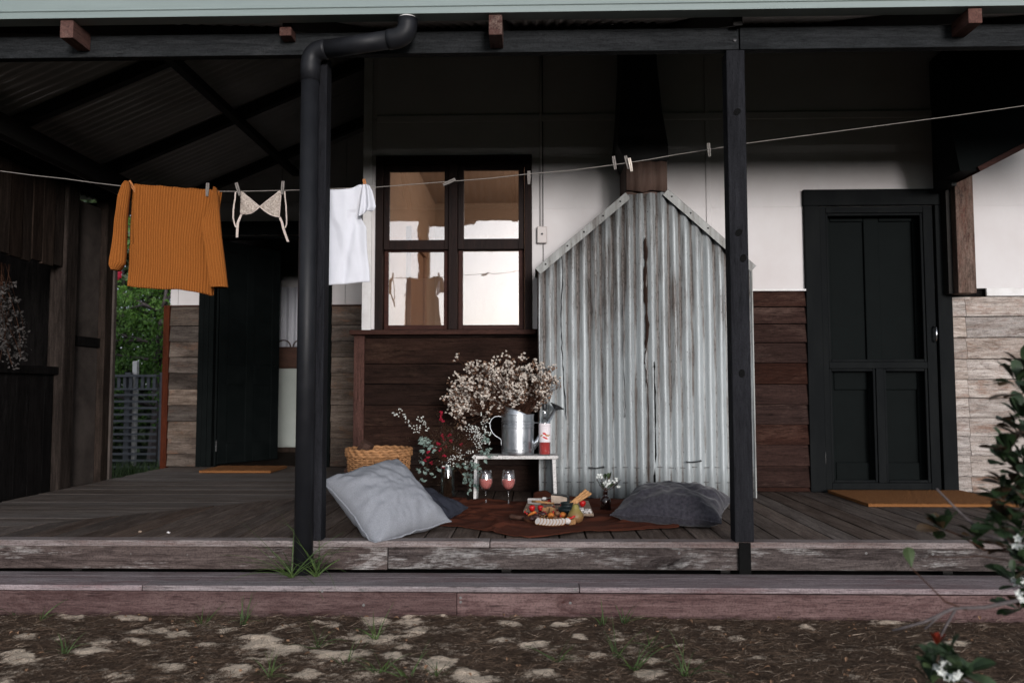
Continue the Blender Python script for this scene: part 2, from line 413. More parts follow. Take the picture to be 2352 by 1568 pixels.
def leafmat(name, c1, c2, rough=0.5, spec=0.4):
    m = N(name)
    oi = m.n('ObjectInfo').outputs['Random']
    p = m.noise(m.vec((12,) * 3), 1.0, 3, 0.6)
    f = m.ramp(p, [(0.35, 0.0), (0.65, 1.0)])
    m.set(col=m.mix(f, c1, c2), rough=rough, spec=spec)
    m.bump(p, 0.2, 0.004)
    return m.m
M['hedge'] = leafmat('bright hedge leaf', (0.032, 0.095, 0.012), (0.085, 0.18, 0.024))
M['leaf_dark'] = leafmat('glossy dark leaf', (0.010, 0.022, 0.008), (0.024, 0.045, 0.017), 0.5, 0.3)
M['leaf_bronze'] = leafmat('bronze leaf', (0.034, 0.018, 0.010), (0.055, 0.034, 0.014), 0.5)
M['leaf_red'] = leafmat('red leaf', (0.20, 0.018, 0.010), (0.28, 0.07, 0.014), 0.5)
M['leaf_grey'] = leafmat('grey green leaf', (0.13, 0.19, 0.165), (0.23, 0.30, 0.265), 0.7)
M['leaf_mid'] = leafmat('mid green leaf', (0.032, 0.055, 0.022), (0.06, 0.09, 0.036), 0.6)
M['grass'] = leafmat('grass blade', (0.030, 0.060, 0.016), (0.075, 0.12, 0.032), 0.6)
M['straw'] = leafmat('dry straw', (0.20, 0.145, 0.105), (0.40, 0.31, 0.235), 0.85)
M['mulch'] = leafmat('mulch fibre', (0.040, 0.026, 0.018), (0.17, 0.115, 0.080), 0.95, 0.1)
M['bark'] = plain('grey bark', (0.10, 0.085, 0.085), 0.85, 0.2, 0.3, 60)
M['brown_stem'] = plain('brown stem', (0.05, 0.024, 0.015), 0.9, 0.1, 0.3, 60)
M['dry_flower'] = plain('dried everlasting petals', (0.63, 0.56, 0.49), 0.9, 0.1, 0.4, 70)
M['dry_brown'] = plain('dried brown bracts', (0.22, 0.13, 0.085), 0.9, 0.2, 0.3, 70)
M['white_flower'] = plain('white petals', (0.70, 0.72, 0.68), 0.8, 0.2, 0.12, 60)
M['red_flower'] = plain('crimson petals', (0.26, 0.006, 0.025), 0.7, 0.3, 0.3, 60)
M['grey_plant'] = leafmat('dried grey leaf', (0.035, 0.031, 0.029), (0.085, 0.077, 0.072), 0.9)

# ============================================================ setting: ground
YF, YW, YR = 3.84, 5.75, 7.6          # deck edge, front wall, recessed wall
ZG = -0.275
XL, XR = -3.47, 4.3
ICROT = CROT.inverted()
def proj(p):
    q = ICROT @ (Vector(p) - CAM)
    return 1176 + FPX * q.x / -q.z, 784 - FPX * q.y / -q.z
SAND = [(110,1402,62,9),(160,1412,32,10),(350,1398,75,6),(355,1448,35,9),(405,1455,28,6),(520,1450,22,8),(655,1432,35,9),(745,1408,78,6),(752,1431,30,10),
        (600,1475,47,18),(597,1516,42,11),(662,1492,45,14),(760,1505,55,20),(212,1498,42,13),(40,1512,52,13),(406,1530,35,10),(545,1540,25,12),(864,1425,33,18),
        (945,1424,28,13),(1168,1433,28,6),(1328,1433,22,6),(1085,1407,42,5),(1236,1412,62,4),(874,1463,60,13),(911,1509,28,9),(1000,1523,42,20),(1220,1485,30,9),
        (1064,1551,35,13),(1110,1560,45,10),(1500,1545,30,14),(1490,1516,22,7),(925,1484,25,8),(2165,1478,45,12),(2035,1428,30,8),(1420,1470,16,5),(1640,1440,14,5),
        (1010,1412,25,5),(1740,1508,24,7),(300,1420,20,6),(1380,1500,18,6),(1560,1480,16,5),(700,1550,40,9),(250,1555,40,10),(1850,1440,20,5),(470,1393,60,3),(900,1402,120,3),(1500,1416,160,3),(1250,1540,24,8),(1330,1462,18,6),(1150,1475,20,6),(820,1540,24,8),(480,1480,20,7),(330,1475,24,7),(70,1460,24,7),(1600,1520,22,7),(1700,1465,20,5),(960,1450,24,6),(1290,1440,20,5)]
def sandy(x, y):
    px, py = proj((x, y, ZG))
    n = fbm(x * 7, y * 9, 3.1, 4) * 1.3 + fbm(x * 32, y * 40, 1.7, 3) * 0.6
    b = 0.0
    for cx, cy, rx, ry in SAND:
        dx, dy = (px - cx) / rx, (py - cy) / ry
        d = dx * dx + dy * dy
        if d < 5:
            b = max(b, 1.08 - 0.62 * math.sqrt(d) + n * 0.62)
    b = max(b, 0.34 + 0.34 * fbm(x * 4, y * 9, 11.0, 3) + 0.26 * fbm(x * 22, y * 38, 6.0, 3) - 0.08 * max(0, x))
    return max(0.0, min(1.0, b))
def axis_pts(a, b, st, ext, far):
    k = [a + i * st for i in range(int((b - a) / st) + 1)]
    lo, hi, s = [], [], ext
    x, y = a, b
    while x > -far:
        s *= 1.7; x -= s; y += s
        lo.append(x); hi.append(y)
    return lo[::-1] + k + hi
gx = axis_pts(-2.7, 2.7, 0.014, 0.1, 1500)
gy = axis_pts(2.05, 3.62, 0.012, 0.1, 1500)
gv, gf, gs, gl = [], [], [], []
for y in gy:
    for x in gx:
        near = -2.75 < x < 2.75 and 2.0 < y < 3.66
        s = sandy(x, y) if near else 0.0
        z = ZG
        if near:
            z += fbm(x * 2.1, y * 2.1, 0.3, 3) * 0.010 + fbm(x * 14, y * 14, 5.0, 3) * 0.006 + s * 0.006 + s * 0.006 * fbm(x * 22, y * 30, 8.0, 3) - 0.012 * max(0, (x - 0.3) / 2.4)
        gv.append((x, y, z)); gs.append(s); gl.append(0.0 if near else min(1.0, max(abs(x) - 2.75, 2.0 - y, 0.0) * 2.0 + (0.6 if y > 3.66 else 0.0)))
nx = len(gx)
for j in range(len(gy) - 1):
    for i in range(nx - 1):
        gf.append((j * nx + i, j * nx + i + 1, (j + 1) * nx + i + 1, (j + 1) * nx + i))
gm = bpy.data.meshes.new('ground')
gm.from_pydata(gv, [], gf)
at = gm.color_attributes.new('sand', 'FLOAT_COLOR', 'POINT')
at.data.foreach_set('color', [c for s, l in zip(gs, gl) for c in (s, l, 0, 1)])
m = N('sandy soil')
sep_ = m.n('SeparateColor', {0: m.n('Attribute', attribute_name='sand').outputs[0]})
s_, bounce_cut_ = sep_.outputs[0], sep_.outputs[1]  # mostly unseen ground beyond the near strip, coloured dark to cut bounced light
n1 = m.noise(m.vec((46, 60, 46), False), 1, 8, 0.75)
n2 = m.noise(m.vec((160, 160, 160), False), 1, 3, 0.6)
soil = m.mix(m.ramp(n1, [(0.3, 0.0), (0.7, 1.0)]), (0.035, 0.022, 0.0155), (0.15, 0.102, 0.073))
sand = m.mix(m.ramp(n2, [(0.3, 0.0), (0.7, 1.0)]), (0.66, 0.515, 0.39), (0.88, 0.725, 0.575))
m.set(col=m.mix(m.math('MULTIPLY', bounce_cut_, 1.0), m.mix(m.ramp(m.math('MULTIPLY_ADD', m.math('SUBTRACT', n2, 0.5), 0.5, m.math('MULTIPLY_ADD', m.math('SUBTRACT', n1, 0.5), 1.1, s_)), [(0.45, 0.0), (0.74, 1.0)]), soil, sand), m.mix(n1, (0.008, 0.012, 0.008), (0.018, 0.026, 0.015))), rough=0.95, spec=0.1)
m.bump(m.math('ADD', n1, n2), 0.9, 0.012)
M['soil'] = m.m
tag(link('ground', gm, M['soil'], smooth=True), kind='structure')

# ============================================================ deck
deck = tag(empty('verandah_deck'), 'weathered grey brown plank deck of the verandah, mitred at the corner', kind='structure')
MITRE = YF - (-3.16)               # y = x + MITRE along the mitre
def deck_board(name, poly, mat, i):
    """poly: plan outline; the object sits at its centre so the grain differs from board to board"""
    cx = sum(p[0] for p in poly) / len(poly); cy = sum(p[1] for p in poly) / len(poly)
    dz = random.uniform(-0.002, 0.002)
    b = MB().prism([(p[0] - cx, p[1] - cy, -0.03) for p in poly], (0, 0, -0.03), (0, 0, 0))
    b.build(name, mat, deck, loc=(cx, cy, dz if mat is M['deck'] else dz * 0.3 - 0.004), rot=(0, 0, 0), bevel=0.003 if mat is M['deck'] else 0.001)
XC = XW(832, YW, 700)              # house corner
pitch, gap = 0.1325, 0.008
x = -3.05
i = 0
while x < XR:
    a, b = x + gap / 2, x + pitch - gap / 2
    ya, yb = min(YW + 0.02, a + MITRE - 0.004), min(YW + 0.02, b + MITRE - 0.004)
    if ya > YF + 0.1:
        deck_board('deck_board', [(a, YF + 0.088), (b, YF + 0.088), (b, yb), (a, ya)], M['deck'], i)
    x += pitch; i += 1
y = YF + 0.02
while y < YR - 0.02:
    a, b = y + 0.0013, min(y + pitch - 0.0013, YR)
    if b <= YW:
        xa, xb = a - MITRE, b - MITRE
    else:
        xa = xb = XC - 0.03
        if a < YW: xa = xb = min(a - MITRE, XC - 0.03)
    e = random.uniform(-0.012, 0.012)
    deck_board('deck_board', [(XL + e, a), (max(xa, XL + 0.2), a), (max(xb, XL + 0.2), b), (XL + e, b)], M['deck_side'], i)
    y += pitch; i += 1
xj = XW(1125, YF, 1240)
def long_board(name, x0, x1, y0, y1, z0, z1, mat, parent, bev=0.004):
    cx, cy, cz = (x0 + x1) / 2, (y0 + y1) / 2, (z0 + z1) / 2
    return MB().box(x0 - cx, x1 - cx, y0 - cy, y1 - cy, z0 - cz, z1 - cz).build(name, mat, parent, loc=(cx, cy, cz), bevel=bev)
long_board('nosing_board', -3.6, xj - 0.002, YF, YF + 0.084, -0.028, 0.001, M['nosing'], deck)
long_board('nosing_board', xj + 0.002, XR, YF + 0.001, YF + 0.084, -0.028, 0.001, M['nosing'], deck)
xj2 = XW(889, YF, 1280)
long_board('fascia_board', -3.6, xj2 - 0.002, YF + 0.018, YF + 0.05, -0.138, -0.030, M['fascia'], deck, 0.003)
long_board('fascia_board', xj2 + 0.002, XR, YF + 0.019, YF + 0.05, -0.134, -0.030, M['fascia'], deck, 0.003)
for k in range(8):
    xx = -3.3 + k * 1.05
    long_board('joist', xx, xx + 0.045, YF + 0.06, YW, -0.17, -0.036, M['rafter'], deck, 0)
long_board('bearer', -3.4, XR, YF + 0.12, YF + 0.2, -0.26, -0.172, M['rafter'], deck, 0)
sc_me = MB().lathe([(0.0001, -0.004), (0.006, -0.004), (0.006, 0.0), (0.002, 0.0008), (0.002, -0.001), (0.0001, -0.001)], 10).mesh('screw', (M['dull_steel'],))
for px, py in ((300, 1271), (430, 1273), (672, 1270), (1337, 1270), (2143, 1272), (1990, 1270), (1560, 1270)):
    p = P(px, py, YF + 0.017)
    link('screw', sc_me, None, deck, loc=(p.x, YF + 0.0185, p.z), rot=(R(90), 0, 0))

# ------------------------------------------------------------ low step in front of the deck
ZS = -0.142
YS = 3.55
step = empty('timber_step', (0, YS, ZG), 'long low reddish timber step on the ground in front of the deck', 'step')
def step_board(name, x0, x1, y0, y1, z0, z1, mat):
    o = long_board(name, x0, x1, y0, y1, z0, z1, mat, step, 0.004)
    o.location = o.location - Vector((0, YS, ZG))
    return o
xs1 = XW(1330, YS, 1335); xs2 = XW(470, 3.75, 1320); xs3 = XW(300, YS, 1335)
step_board('tread_board', -3.8, xs3 + 0.05, YS, YS + 0.088, ZS - 0.024, ZS, M['tread'])
step_board('tread_board', xs3 + 0.053, xs1, YS + 0.001, YS + 0.088, ZS - 0.024, ZS, M['tread'])
step_board('tread_board', xs1 + 0.003, 4.6, YS, YS + 0.088, ZS - 0.024, ZS, M['tread'])
step_board('tread_board', -3.8, xs2, YS + 0.091, YS + 0.18, ZS - 0.024, ZS - 0.001, M['tread'])
step_board('tread_board', xs2 + 0.003, 4.6, YS + 0.091, YS + 0.18, ZS - 0.024, ZS - 0.001, M['tread'])
step_board('tread_board', -3.8, 4.6, YS + 0.183, YS + 0.27, ZS - 0.024, ZS - 0.001, M['tread'])
xr = XW(1049, YS, 1370)
o = step_board('riser_board', -3.8, xr - 0.001, YS + 0.004, YS + 0.036, ZG - 0.04, ZS - 0.026, M['riser'])
o = step_board('riser_board', xr + 0.001, 4.6, YS + 0.001, YS + 0.034, ZG - 0.04, ZS - 0.028, M['riser'])
for px, py in ((740, 1357), (833, 1355), (1058, 1372), (1058, 1382), (1322, 1353), (1310, 1384), (1068, 1355), (835, 1389)):
    p = P(px, py, YS)
    link('screw', sc_me, None, step, loc=Vector((p.x, YS, p.z)) - Vector((0, YS, ZG)), rot=(R(90), 0, 0))

# ============================================================ house
house = empty('house', (0, 0, 0), 'weatherboard farmhouse with white upper walls, dark timber trim and a deep verandah', 'house')
def cells(x0, x1, z0, z1, holes):
    xs = sorted({x0, x1, *[min(max(v, x0), x1) for h in holes for v in h[:2]]})
    zs = sorted({z0, z1, *[min(max(v, z0), z1) for h in holes for v in h[2:]]})
    out = []
    for a, b in zip(xs, xs[1:]):
        for c, d in zip(zs, zs[1:]):
            mx, mz = (a + b) / 2, (c + d) / 2
            if not any(h[0] < mx < h[1] and h[2] < mz < h[3] for h in holes):
                out.append((a, b, c, d))
    return out
WTOP = 3.32
wx0, wx1 = XW(863, YW, 560), XW(1222, YW, 560)
wz0, wz1 = ZW(757, YW), ZW(357, YW)
dx0, dx1 = XW(1886, YW, 780), XW(2152, YW, 780)
dz1 = ZW(474, YW, 2020)
holes = [(wx0, wx1, wz0, wz1), (dx0, dx1, -1, dz1)]
def wall_boxes(name, x0, x1, z0, z1, y0, y1, hs, mat, bev=0.0):
    b = MB()
    for a, c, d, e in cells(x0, x1, z0, z1, hs): b.box(a, c, y0, y1, d, e)
    return b.build(name, mat, house, bevel=bev)
XE = 4.6
wall_boxes('wall', XC + 0.01, XE, -0.27, WTOP, YW + 0.022, YW + 0.10, holes, M['shed_dark'])
MB().box(XC + 0.01, XC + 0.09, YW + 0.10, YR + 0.0, -0.27, WTOP).build('wall', M['white_wall'], house)
# painted sheets above the boards
zh = ZW(271, YW)
xa, xb, xd = XW(1247, YW, 480), XW(1626, YW, 400), 4.45
zdado = ZW(668, YW, 1800)
zsill = ZW(759, YW)
sheet_cols = [(XC + 0.035, xa - 0.003), (xa + 0.003, xb - 0.003), (xb + 0.003, XE)]
for k, (a, b) in enumerate(sheet_cols):
    zb = zsill if k == 0 else zdado
    wall_boxes('wall_sheet', a, b, zb + 0.012, zh - 0.003, YW, YW + 0.02, holes, M['white_wall'], 0.0015)
    wall_boxes('wall_sheet', a, b, zh + 0.003, WTOP, YW, YW + 0.02, holes, M['white_wall'], 0.0015)
MB().box(XC + 0.1, XE, YW - 0.012, YW - 0.001, zh - 0.03, zh + 0.022).build('cover_strip', M['white_wall'], house, bevel=0.003)
MB().box(xb - 0.017, xb + 0.017, YW - 0.010, YW - 0.001, zdado + 0.014, zh - 0.032).build('cover_strip', M['white_wall'], house, bevel=0.003)
MB().box(xb - 0.017, xb + 0.017, YW - 0.010, YW - 0.001, zh + 0.024, WTOP).build('cover_strip', M['white_wall'], house, bevel=0.003)
MB().box(XC, XC + 0.066, YW - 0.018, YW - 0.001, zsill + 0.001, WTOP).build('corner_board', M['white_trim'], house, bevel=0.003)
MB().box(XE - 1.36, XE, YW - 0.02, YW - 0.001, zdado - 0.045, zdado + 0.012).build('dado_rail', M['white_trim'], house, bevel=0.003)
MB().box(XW(1700, YW), dx0 - 0.1, YW - 0.03, YW + 0.0, zdado - 0.004, zdado + 0.011).build('dado_rail', M['white_trim'], house, bevel=0.003)

def weatherboards(x0, x1, yy, zs, mat, splits=(), proud=0.024):
    for z0, z1 in zip(zs, zs[1:]):
        ends = [x0, *splits, x1]
        for a, b in zip(ends, ends[1:]):
            a += 0.0012; b -= 0.0012
            cx, cz = (a + b) / 2, (z0 + z1) / 2
            n = max(2, min(6, int((b - a) / 0.25)))
            vs, fs = [], []
            for i in range(n + 1):
                x = a + (b - a) * i / n - cx
                j = random.uniform(-0.0022, 0.0022); q = random.uniform(-0.002, 0.002)
                vs += [(x, -proud + q, z0 - cz + j + 0.005), (x, -0.005, z1 - cz), (x, 0.016, z1 - cz), (x, 0.016, z0 - cz + j + 0.009)]
            for i in range(n):
                for k in range(4):
                    fs.append((i * 4 + k, (i + 1) * 4 + k, (i + 1) * 4 + (k + 1) % 4, i * 4 + (k + 1) % 4))
            fs += [(0, 1, 2, 3), tuple(n * 4 + k for k in (3, 2, 1, 0))]
            MB().add(vs, fs).build('weatherboard', mat, house, loc=(cx, yy, cz))
zj = [0.0] + [ZW(p, YW, 1030) for p in (1115, 1068, 1023.5, 977.7, 930.5, 883, 836, 776)] + [zsill]
zj[1] = max(zj[1], 0.03)
weatherboards(XW(838, YW, 900), XW(1240, YW, 900), YW, zj, M['brown_board'])
zj = [0.0] + [ZW(p, YW, 1790) for p in (1119, 1070, 1021, 975, 929, 883, 834, 788, 745, 706, 669)]
weatherboards(XW(1700, YW, 900), dx0 - 0.105, YW, zj, M['side_board'])
zj = [0.0] + [ZW(p, YW, 2260) for p in (1137, 1094, 1046, 1002, 959, 914, 872, 825, 776, 728, 682)]
zj = [v for v in zj if v >= 0]
weatherboards(dx1 + 0.10, XE, YW, zj, M['bleached_board'], (XW(2222, YW, 900),))
MB().box(XW(814, YW, 900), XW(838, YW, 900), YW - 0.032, YW + 0.02, 0.002, zsill - 0.03).build('corner_trim', M['red_trim'], house, bevel=0.003)

# ------------------------------------------------------------ front window
win = tag(empty('window'), 'dark framed double hung window with four panes')
win.parent = house
def rect_frame(b, x0, x1, z0, z1, l, r, t, bt, y0, y1):
    b.box(x0, x0 + l, y0, y1, z0, z1); b.box(x1 - r, x1, y0, y1, z0, z1)
    b.box(x0 + l, x1 - r, y0, y1, z1 - t, z1); b.box(x0 + l, x1 - r, y0, y1, z0, z0 + bt)
    return b
U = lambda px: XW(px, YW, 560)
V = lambda py: ZW(py, YW, 1040)
b = MB()
rect_frame(b, wx0, wx1, wz0, wz1, U(880) - U(863), U(1222) - U(1205), V(357) - V(376), 0.004, YW - 0.022, YW + 0.10)
b.box(U(1031), U(1051), YW - 0.018, YW + 0.10, wz0 + 0.004, V(376))
b.build('window_frame', M['frame_wood'], win, bevel=0.003)
MB().box(XW(808, YW, 762), XW(1231, YW, 762), YW - 0.085, YW + 0.03, zsill - 0.032, zsill + 0.002).build('sill', M['sill_wood'], win, bevel=0.004)
for (xs0, xs1_, za, zb_, pa, pb, pc, pd, yy, mt) in (
        (U(880.5), U(1030.5), V(572), V(376.5), U(893), U(1020), V(550), V(392), YW + 0.012, M['frame_wood']),
        (U(1051.5), U(1204.5), V(572), V(376.5), U(1065), U(1191), V(548), V(390), YW + 0.012, M['frame_wood']),
        (U(880.5), U(1030.5), wz0 + 0.005, V(556), U(890), U(1018), V(745), V(575), YW + 0.050, M['sash_wood']),
        (U(1051.5), U(1204.5), wz0 + 0.005, V(556), U(1062), U(1191), V(745), V(573), YW + 0.050, M['sash_wood'])):
    b = MB()
    rect_frame(b, xs0, xs1_, za, zb_, pa - xs0, xs1_ - pb, zb_ - pd, pc - za, yy, yy + 0.034)
    b.build('sash', mt, win, bevel=0.003)
    b = MB().box(pa - 0.006, pb + 0.006, yy + 0.014, yy + 0.018, pc - 0.006, pd + 0.006)
    b.build('pane', M['window_glass'], win)
# the lit room behind
ry0, ry1, rxa, rxb, rzt = YW + 0.102, 9.0, XC + 0.1, 1.9, 2.86
MB().box(rxa, rxa + 0.03, ry0, ry1, 0, rzt).build('inner_wall', M['interior'], house)
MB().box(rxb - 0.03, rxb, ry0, ry1, 0, rzt).build('inner_wall', M['interior'], house)
MB().box(rxa, rxb, ry1, ry1 + 0.04, -0.04, rzt + 0.04).build('inner_wall', M['interior'], house)
b = MB()
for a, c, d, e in cells(rxa, rxb, 0, rzt, holes): b.box(a, c, ry0 - 0.0015, ry0 + 0.012, d, e)
b.build('inner_wall', M['interior'], house)
MB().box(rxa, rxb, ry0, ry1 + 0.04, rzt, rzt + 0.04).build('ceiling', M['interior'], house)
MB().box(rxa, rxb, ry0, ry1, -0.06, -0.001).build('inner_floor', M['shed_wood'], house)
MB().box(rxa + 0.031, rxb - 0.031, ry1 - 0.02, ry1 - 0.001, ZW(437, 9.0) - 0.04, ZW(437, 9.0)).build('picture_rail', M['interior_trim'], house)
b = MB()
yd = 6.95
b.box(rxa + 0.031, rxa + 0.075, yd, yd + 0.11, 0, 2.05); b.box(rxa + 0.031, rxa + 0.075, yd + 0.93, yd + 1.04, 0, 2.05)
b.box(rxa + 0.031, rxa + 0.08, yd - 0.02, yd + 1.06, 2.05, 2.17)
b.build('inner_architrave', M['interior_trim'], house, bevel=0.006)
MB().box(rxa + 0.031, rxa + 0.05, yd + 0.11, yd + 0.93, 0, 2.05).build('inner_door', M['interior_trim'], house)
lamp = empty('ceiling_lamp', (0.95, 7.2, rzt), 'warm glowing lamp hanging from the ceiling of the room behind the front window', 'lamp')
MB().tube([(0, 0, 0), (0, 0, -0.35)], 0.004, 6).build('cord', M['rope'], lamp)
MB().lathe([(0.03, -0.35), (0.05, -0.36), (0.16, -0.48), (0.158, -0.48), (0.045, -0.365)], 20, caps=False).build('lamp_shade', M['white_trim'], lamp)
m = N('lamp glow'); m.set(col=(1, 0.8, 0.6)); m.put(m.b.inputs['Emission Color'], (1, 0.62, 0.36)); m.put(m.b.inputs['Emission Strength'], 8.0)
MB().blob((0, 0, -0.44), 0.035, 0.035, 0.045).build('bulb', m.m, lamp)
ld = bpy.data.lights.new('lamp_light', 'POINT'); ld.energy = 75; ld.color = (1.0, 0.80, 0.64); ld.shadow_soft_size = 0.12
lo = bpy.data.objects.new('lamp_light', ld); COL.objects.link(lo); lo.parent = lamp; lo.location = (0, 0, -0.56)

# ------------------------------------------------------------ screen door with a panelled door behind
sdoor = tag(empty('screen_door'), 'black painted timber screen door with two tall lower openings'); sdoor.parent = house
D = lambda px: XW(px, YW, 780)
E_ = lambda py: ZW(py, YW, 2020)
aw = D(1886) - D(1851)
b = MB()
b.box(dx0 - aw, dx0, YW - 0.034, YW + 0.03, 0.0, dz1 + 0.001)
b.box(dx1, dx1 + aw * 0.95, YW - 0.034, YW + 0.03, 0.0, dz1 + 0.001)
b.box(dx0 - aw - 0.004, dx1 + aw, YW - 0.037, YW + 0.03, dz1 + 0.002, dz1 + aw + 0.01)
b.build('architrave', M['black_door'], sdoor, bevel=0.004)
b = MB()
b.box(dx0 + 0.001, dx0 + 0.012, YW + 0.03, YW + 0.16, 0, dz1); b.box(dx1 - 0.012, dx1 - 0.001, YW + 0.03, YW + 0.16, 0, dz1)
b.box(dx0 + 0.012, dx1 - 0.012, YW + 0.03, YW + 0.16, dz1 - 0.012, dz1 - 0.001); b.box(dx0, dx1, YW - 0.01, YW + 0.16, -0.02, 0.012)
b.build('jamb', M['black_door'], sdoor)
x0, x1 = dx0 + 0.006, dx1 - 0.008
sl, sr = D(1901) - D(1887), D(2150) - D(2128)
mid = (D(2008), D(2026))
z0, z1 = 0.016, dz1 - 0.004
zr0, zr1 = E_(846), E_(831)
b = MB()
ya, yb_ = YW - 0.012, YW + 0.024
b.box(x0, x0 + sl, ya, yb_, z0, z1); b.box(x1 - sr, x1, ya, yb_, z0, z1)
b.box(x0 + sl, x1 - sr, ya, yb_, z1 - 0.045, z1); b.box(x0 + sl, x1 - sr, ya, yb_, z0, z0 + 0.048)
b.box(x0 + sl, x1 - sr, ya, yb_, zr0, zr1); b.box(mid[0], mid[1], ya, yb_, z0 + 0.048, zr0)
b.build('door_frame', M['black_door'], sdoor, bevel=0.004)
b = MB()
for (a, c, d, e) in ((x0 + sl, x1 - sr, zr1, z1 - 0.045), (x0 + sl, mid[0], z0 + 0.048, zr0), (mid[1], x1 - sr, z0 + 0.048, zr0)):
    rect_frame(b, a + 0.001, c - 0.001, d + 0.001, e - 0.001, 0.018, 0.018, 0.018, 0.018, YW - 0.004, YW + 0.016)
b.build('door_bead', M['black_door'], sdoor, bevel=0.005)
pd0 = YW + 0.075
b = MB().box(x0, x1, pd0 + 0.02, pd0 + 0.05, 0.01, z1)
for (a, c, d, e) in ((x0, x0 + 0.105, 0.01, z1), (x1 - 0.105, x1, 0.01, z1), ((x0 + x1) / 2 - 0.055, (x0 + x1) / 2 + 0.055, 0.01, z1)):
    b.box(a, c, pd0, pd0 + 0.019, d, e)
for d, e in ((0.01, 0.20), (0.72, 0.92), (z1 - 0.09, z1)):
    b.box(x0 + 0.106, (x0 + x1) / 2 - 0.056, pd0 + 0.001, pd0 + 0.019, d, e); b.box((x0 + x1) / 2 + 0.056, x1 - 0.106, pd0 + 0.001, pd0 + 0.019, d, e)
b.build('panelled_door', M['black_gloss'], sdoor, bevel=0.006)
hx, hz = D(2143), E_(768)
MB().tube([(hx, ya, hz + 0.055), (hx, ya - 0.035, hz + 0.045), (hx, ya - 0.04, hz), (hx, ya - 0.035, hz - 0.045), (hx, ya, hz - 0.055)], 0.006, 8).build('handle', M['chrome'], sdoor, smooth=True)
MB().box(x0 - 0.0035, x0 + 0.001, ya - 0.002, ya + 0.004, 0.20, 0.28).build('hinge', M['dull_steel'], sdoor)

# ------------------------------------------------------------ power box and conduit
sw = P(1245, 540, YW - 0.02)
b = MB().box(-0.036, 0.036, -0.022, 0.018, -0.061, 0.061)
o = b.build('power_box', M['plastic'], house, loc=sw, bevel=0.006)
MB().lathe([(0.0001, 0.0), (0.007, 0.0), (0.007, 0.006), (0.0001, 0.008)], 10).build('button', M['dark_steel'], o, loc=(0, -0.022, 0.004), rot=(R(90), 0, 0))
MB().tube([(sw.x - 0.006, YW - 0.012, sw.z + 0.061), (sw.x - 0.006, YW - 0.012, zh - 0.04), (sw.x - 0.006, YW - 0.026, zh - 0.02), (sw.x - 0.006, YW - 0.026, WTOP)], 0.009, 8).build('conduit', M['white_wall'], house, smooth=True)

# ------------------------------------------------------------ corrugated iron chimney
YC = 5.36
chim = tag(empty('chimney'), 'tall gabled chimney of streaked corrugated galvanised iron'); chim.parent = house
C_ = lambda px, py: P(px, py, YC)
cl, cr = C_(1238, 900).x, C_(1733, 900).x
pts = [(cl, C_(1237, 616).z), (C_(1437, 448).x, C_(1437, 448).z), (C_(1532, 440).x, C_(1532, 440).z), (cr, C_(1730, 610).z)]
def ctop(x):
    for (xa_, za_), (xb_, zb_) in zip(pts, pts[1:]):
        if x <= xb_: return za_ + (zb_ - za_) * (x - xa_) / (xb_ - xa_)
    return pts[-1][1]
def corr_sheet(name, x0, x1, mat, yoff, lean=0.0):
    n = int((x1 - x0) / 0.076 * 10)
    rows = 9
    def fn(u, v):
        x = x0 + (x1 - x0) * u
        z = 0.004 + (ctop(x) - 0.004) * v
        a = 0.0125 * (1 + 0.25 * fbm(x * 3, z * 1.5, 2.0, 2))
        w = math.cos(2 * math.pi * (x - cl) / 0.0765)
        w = math.copysign(abs(w) ** 0.85, w)
        return (x + 0.003 * fbm(z * 2.2, x * 5, 9.0, 2), YC + yoff + a * -w + 0.006 * fbm(x * 2, z * 2, 4.4, 2) + lean * (u - 0.5), z)
    o = MB().grid(fn, n, rows).build(name, mat, chim, smooth=True)
    sol = o.modifiers.new('thick', 'SOLIDIFY'); sol.thickness = 0.002; sol.offset = 0
    return o
xo = C_(1503, 900).x
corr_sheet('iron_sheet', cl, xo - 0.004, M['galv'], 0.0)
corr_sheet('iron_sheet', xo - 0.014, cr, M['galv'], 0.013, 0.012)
for sx in (cl, cr):
    b = MB()
    zt = ctop(sx) - 0.002
    b.box(sx - 0.006 if sx == cl else sx - 0.002, sx + 0.002 if sx == cl else sx + 0.006, YC + 0.012, YW + 0.001, 0.004, zt)
    b.build('side_sheet', M['galv_cap'] if sx == cr else M['rust'], chim)
def slope_cap(a, b_):
    a = Vector((a[0], YC, a[1])); c = Vector((b_[0], YC, b_[1]))
    t = (c - a).normalized(); n = Vector((-t.z, 0, t.x))
    if n.z < 0: n = -n
    q = MB()
    y0, y1 = YC - 0.022, YW + 0.001
    poly = [a - t * 0.02 + n * 0.012, c + n * 0.012, c + n * 0.006, a - t * 0.02 + n * 0.006]
    q.prism([Vector((p.x, y0, p.z)) for p in poly], (0, y0, 0), (0, y1, 0))
    w = 0.042
    poly = [a - t * 0.02 + n * 0.010, c + n * 0.010, c - n * w, a - t * 0.02 - n * w]
    q.prism([Vector((p.x, y0 - 0.003, p.z)) for p in poly], (0, y0 - 0.003, 0), (0, y0 - 0.0005, 0))
    q.build('flashing', M['galv_cap'], chim, bevel=0.0008)
def cap_nails(a, b_):
    a = Vector((a[0], YC - 0.026, a[1])); c = Vector((b_[0], YC - 0.026, b_[1]))
    me = MB().lathe([(0.0001, -0.002), (0.007, -0.002), (0.006, 0.001), (0.0001, 0.003)], 8).mesh('nail', (M['hole'],))
    for t in (0.06, 0.3, 0.52, 0.75, 0.95):
        p = a.lerp(c, t + random.uniform(-0.03, 0.03)); p.z -= 0.016
        link('nail', me, None, chim, loc=p, rot=(R(90), 0, 0))
cap_nails(pts[0], pts[1]); cap_nails(pts[3], pts[2])
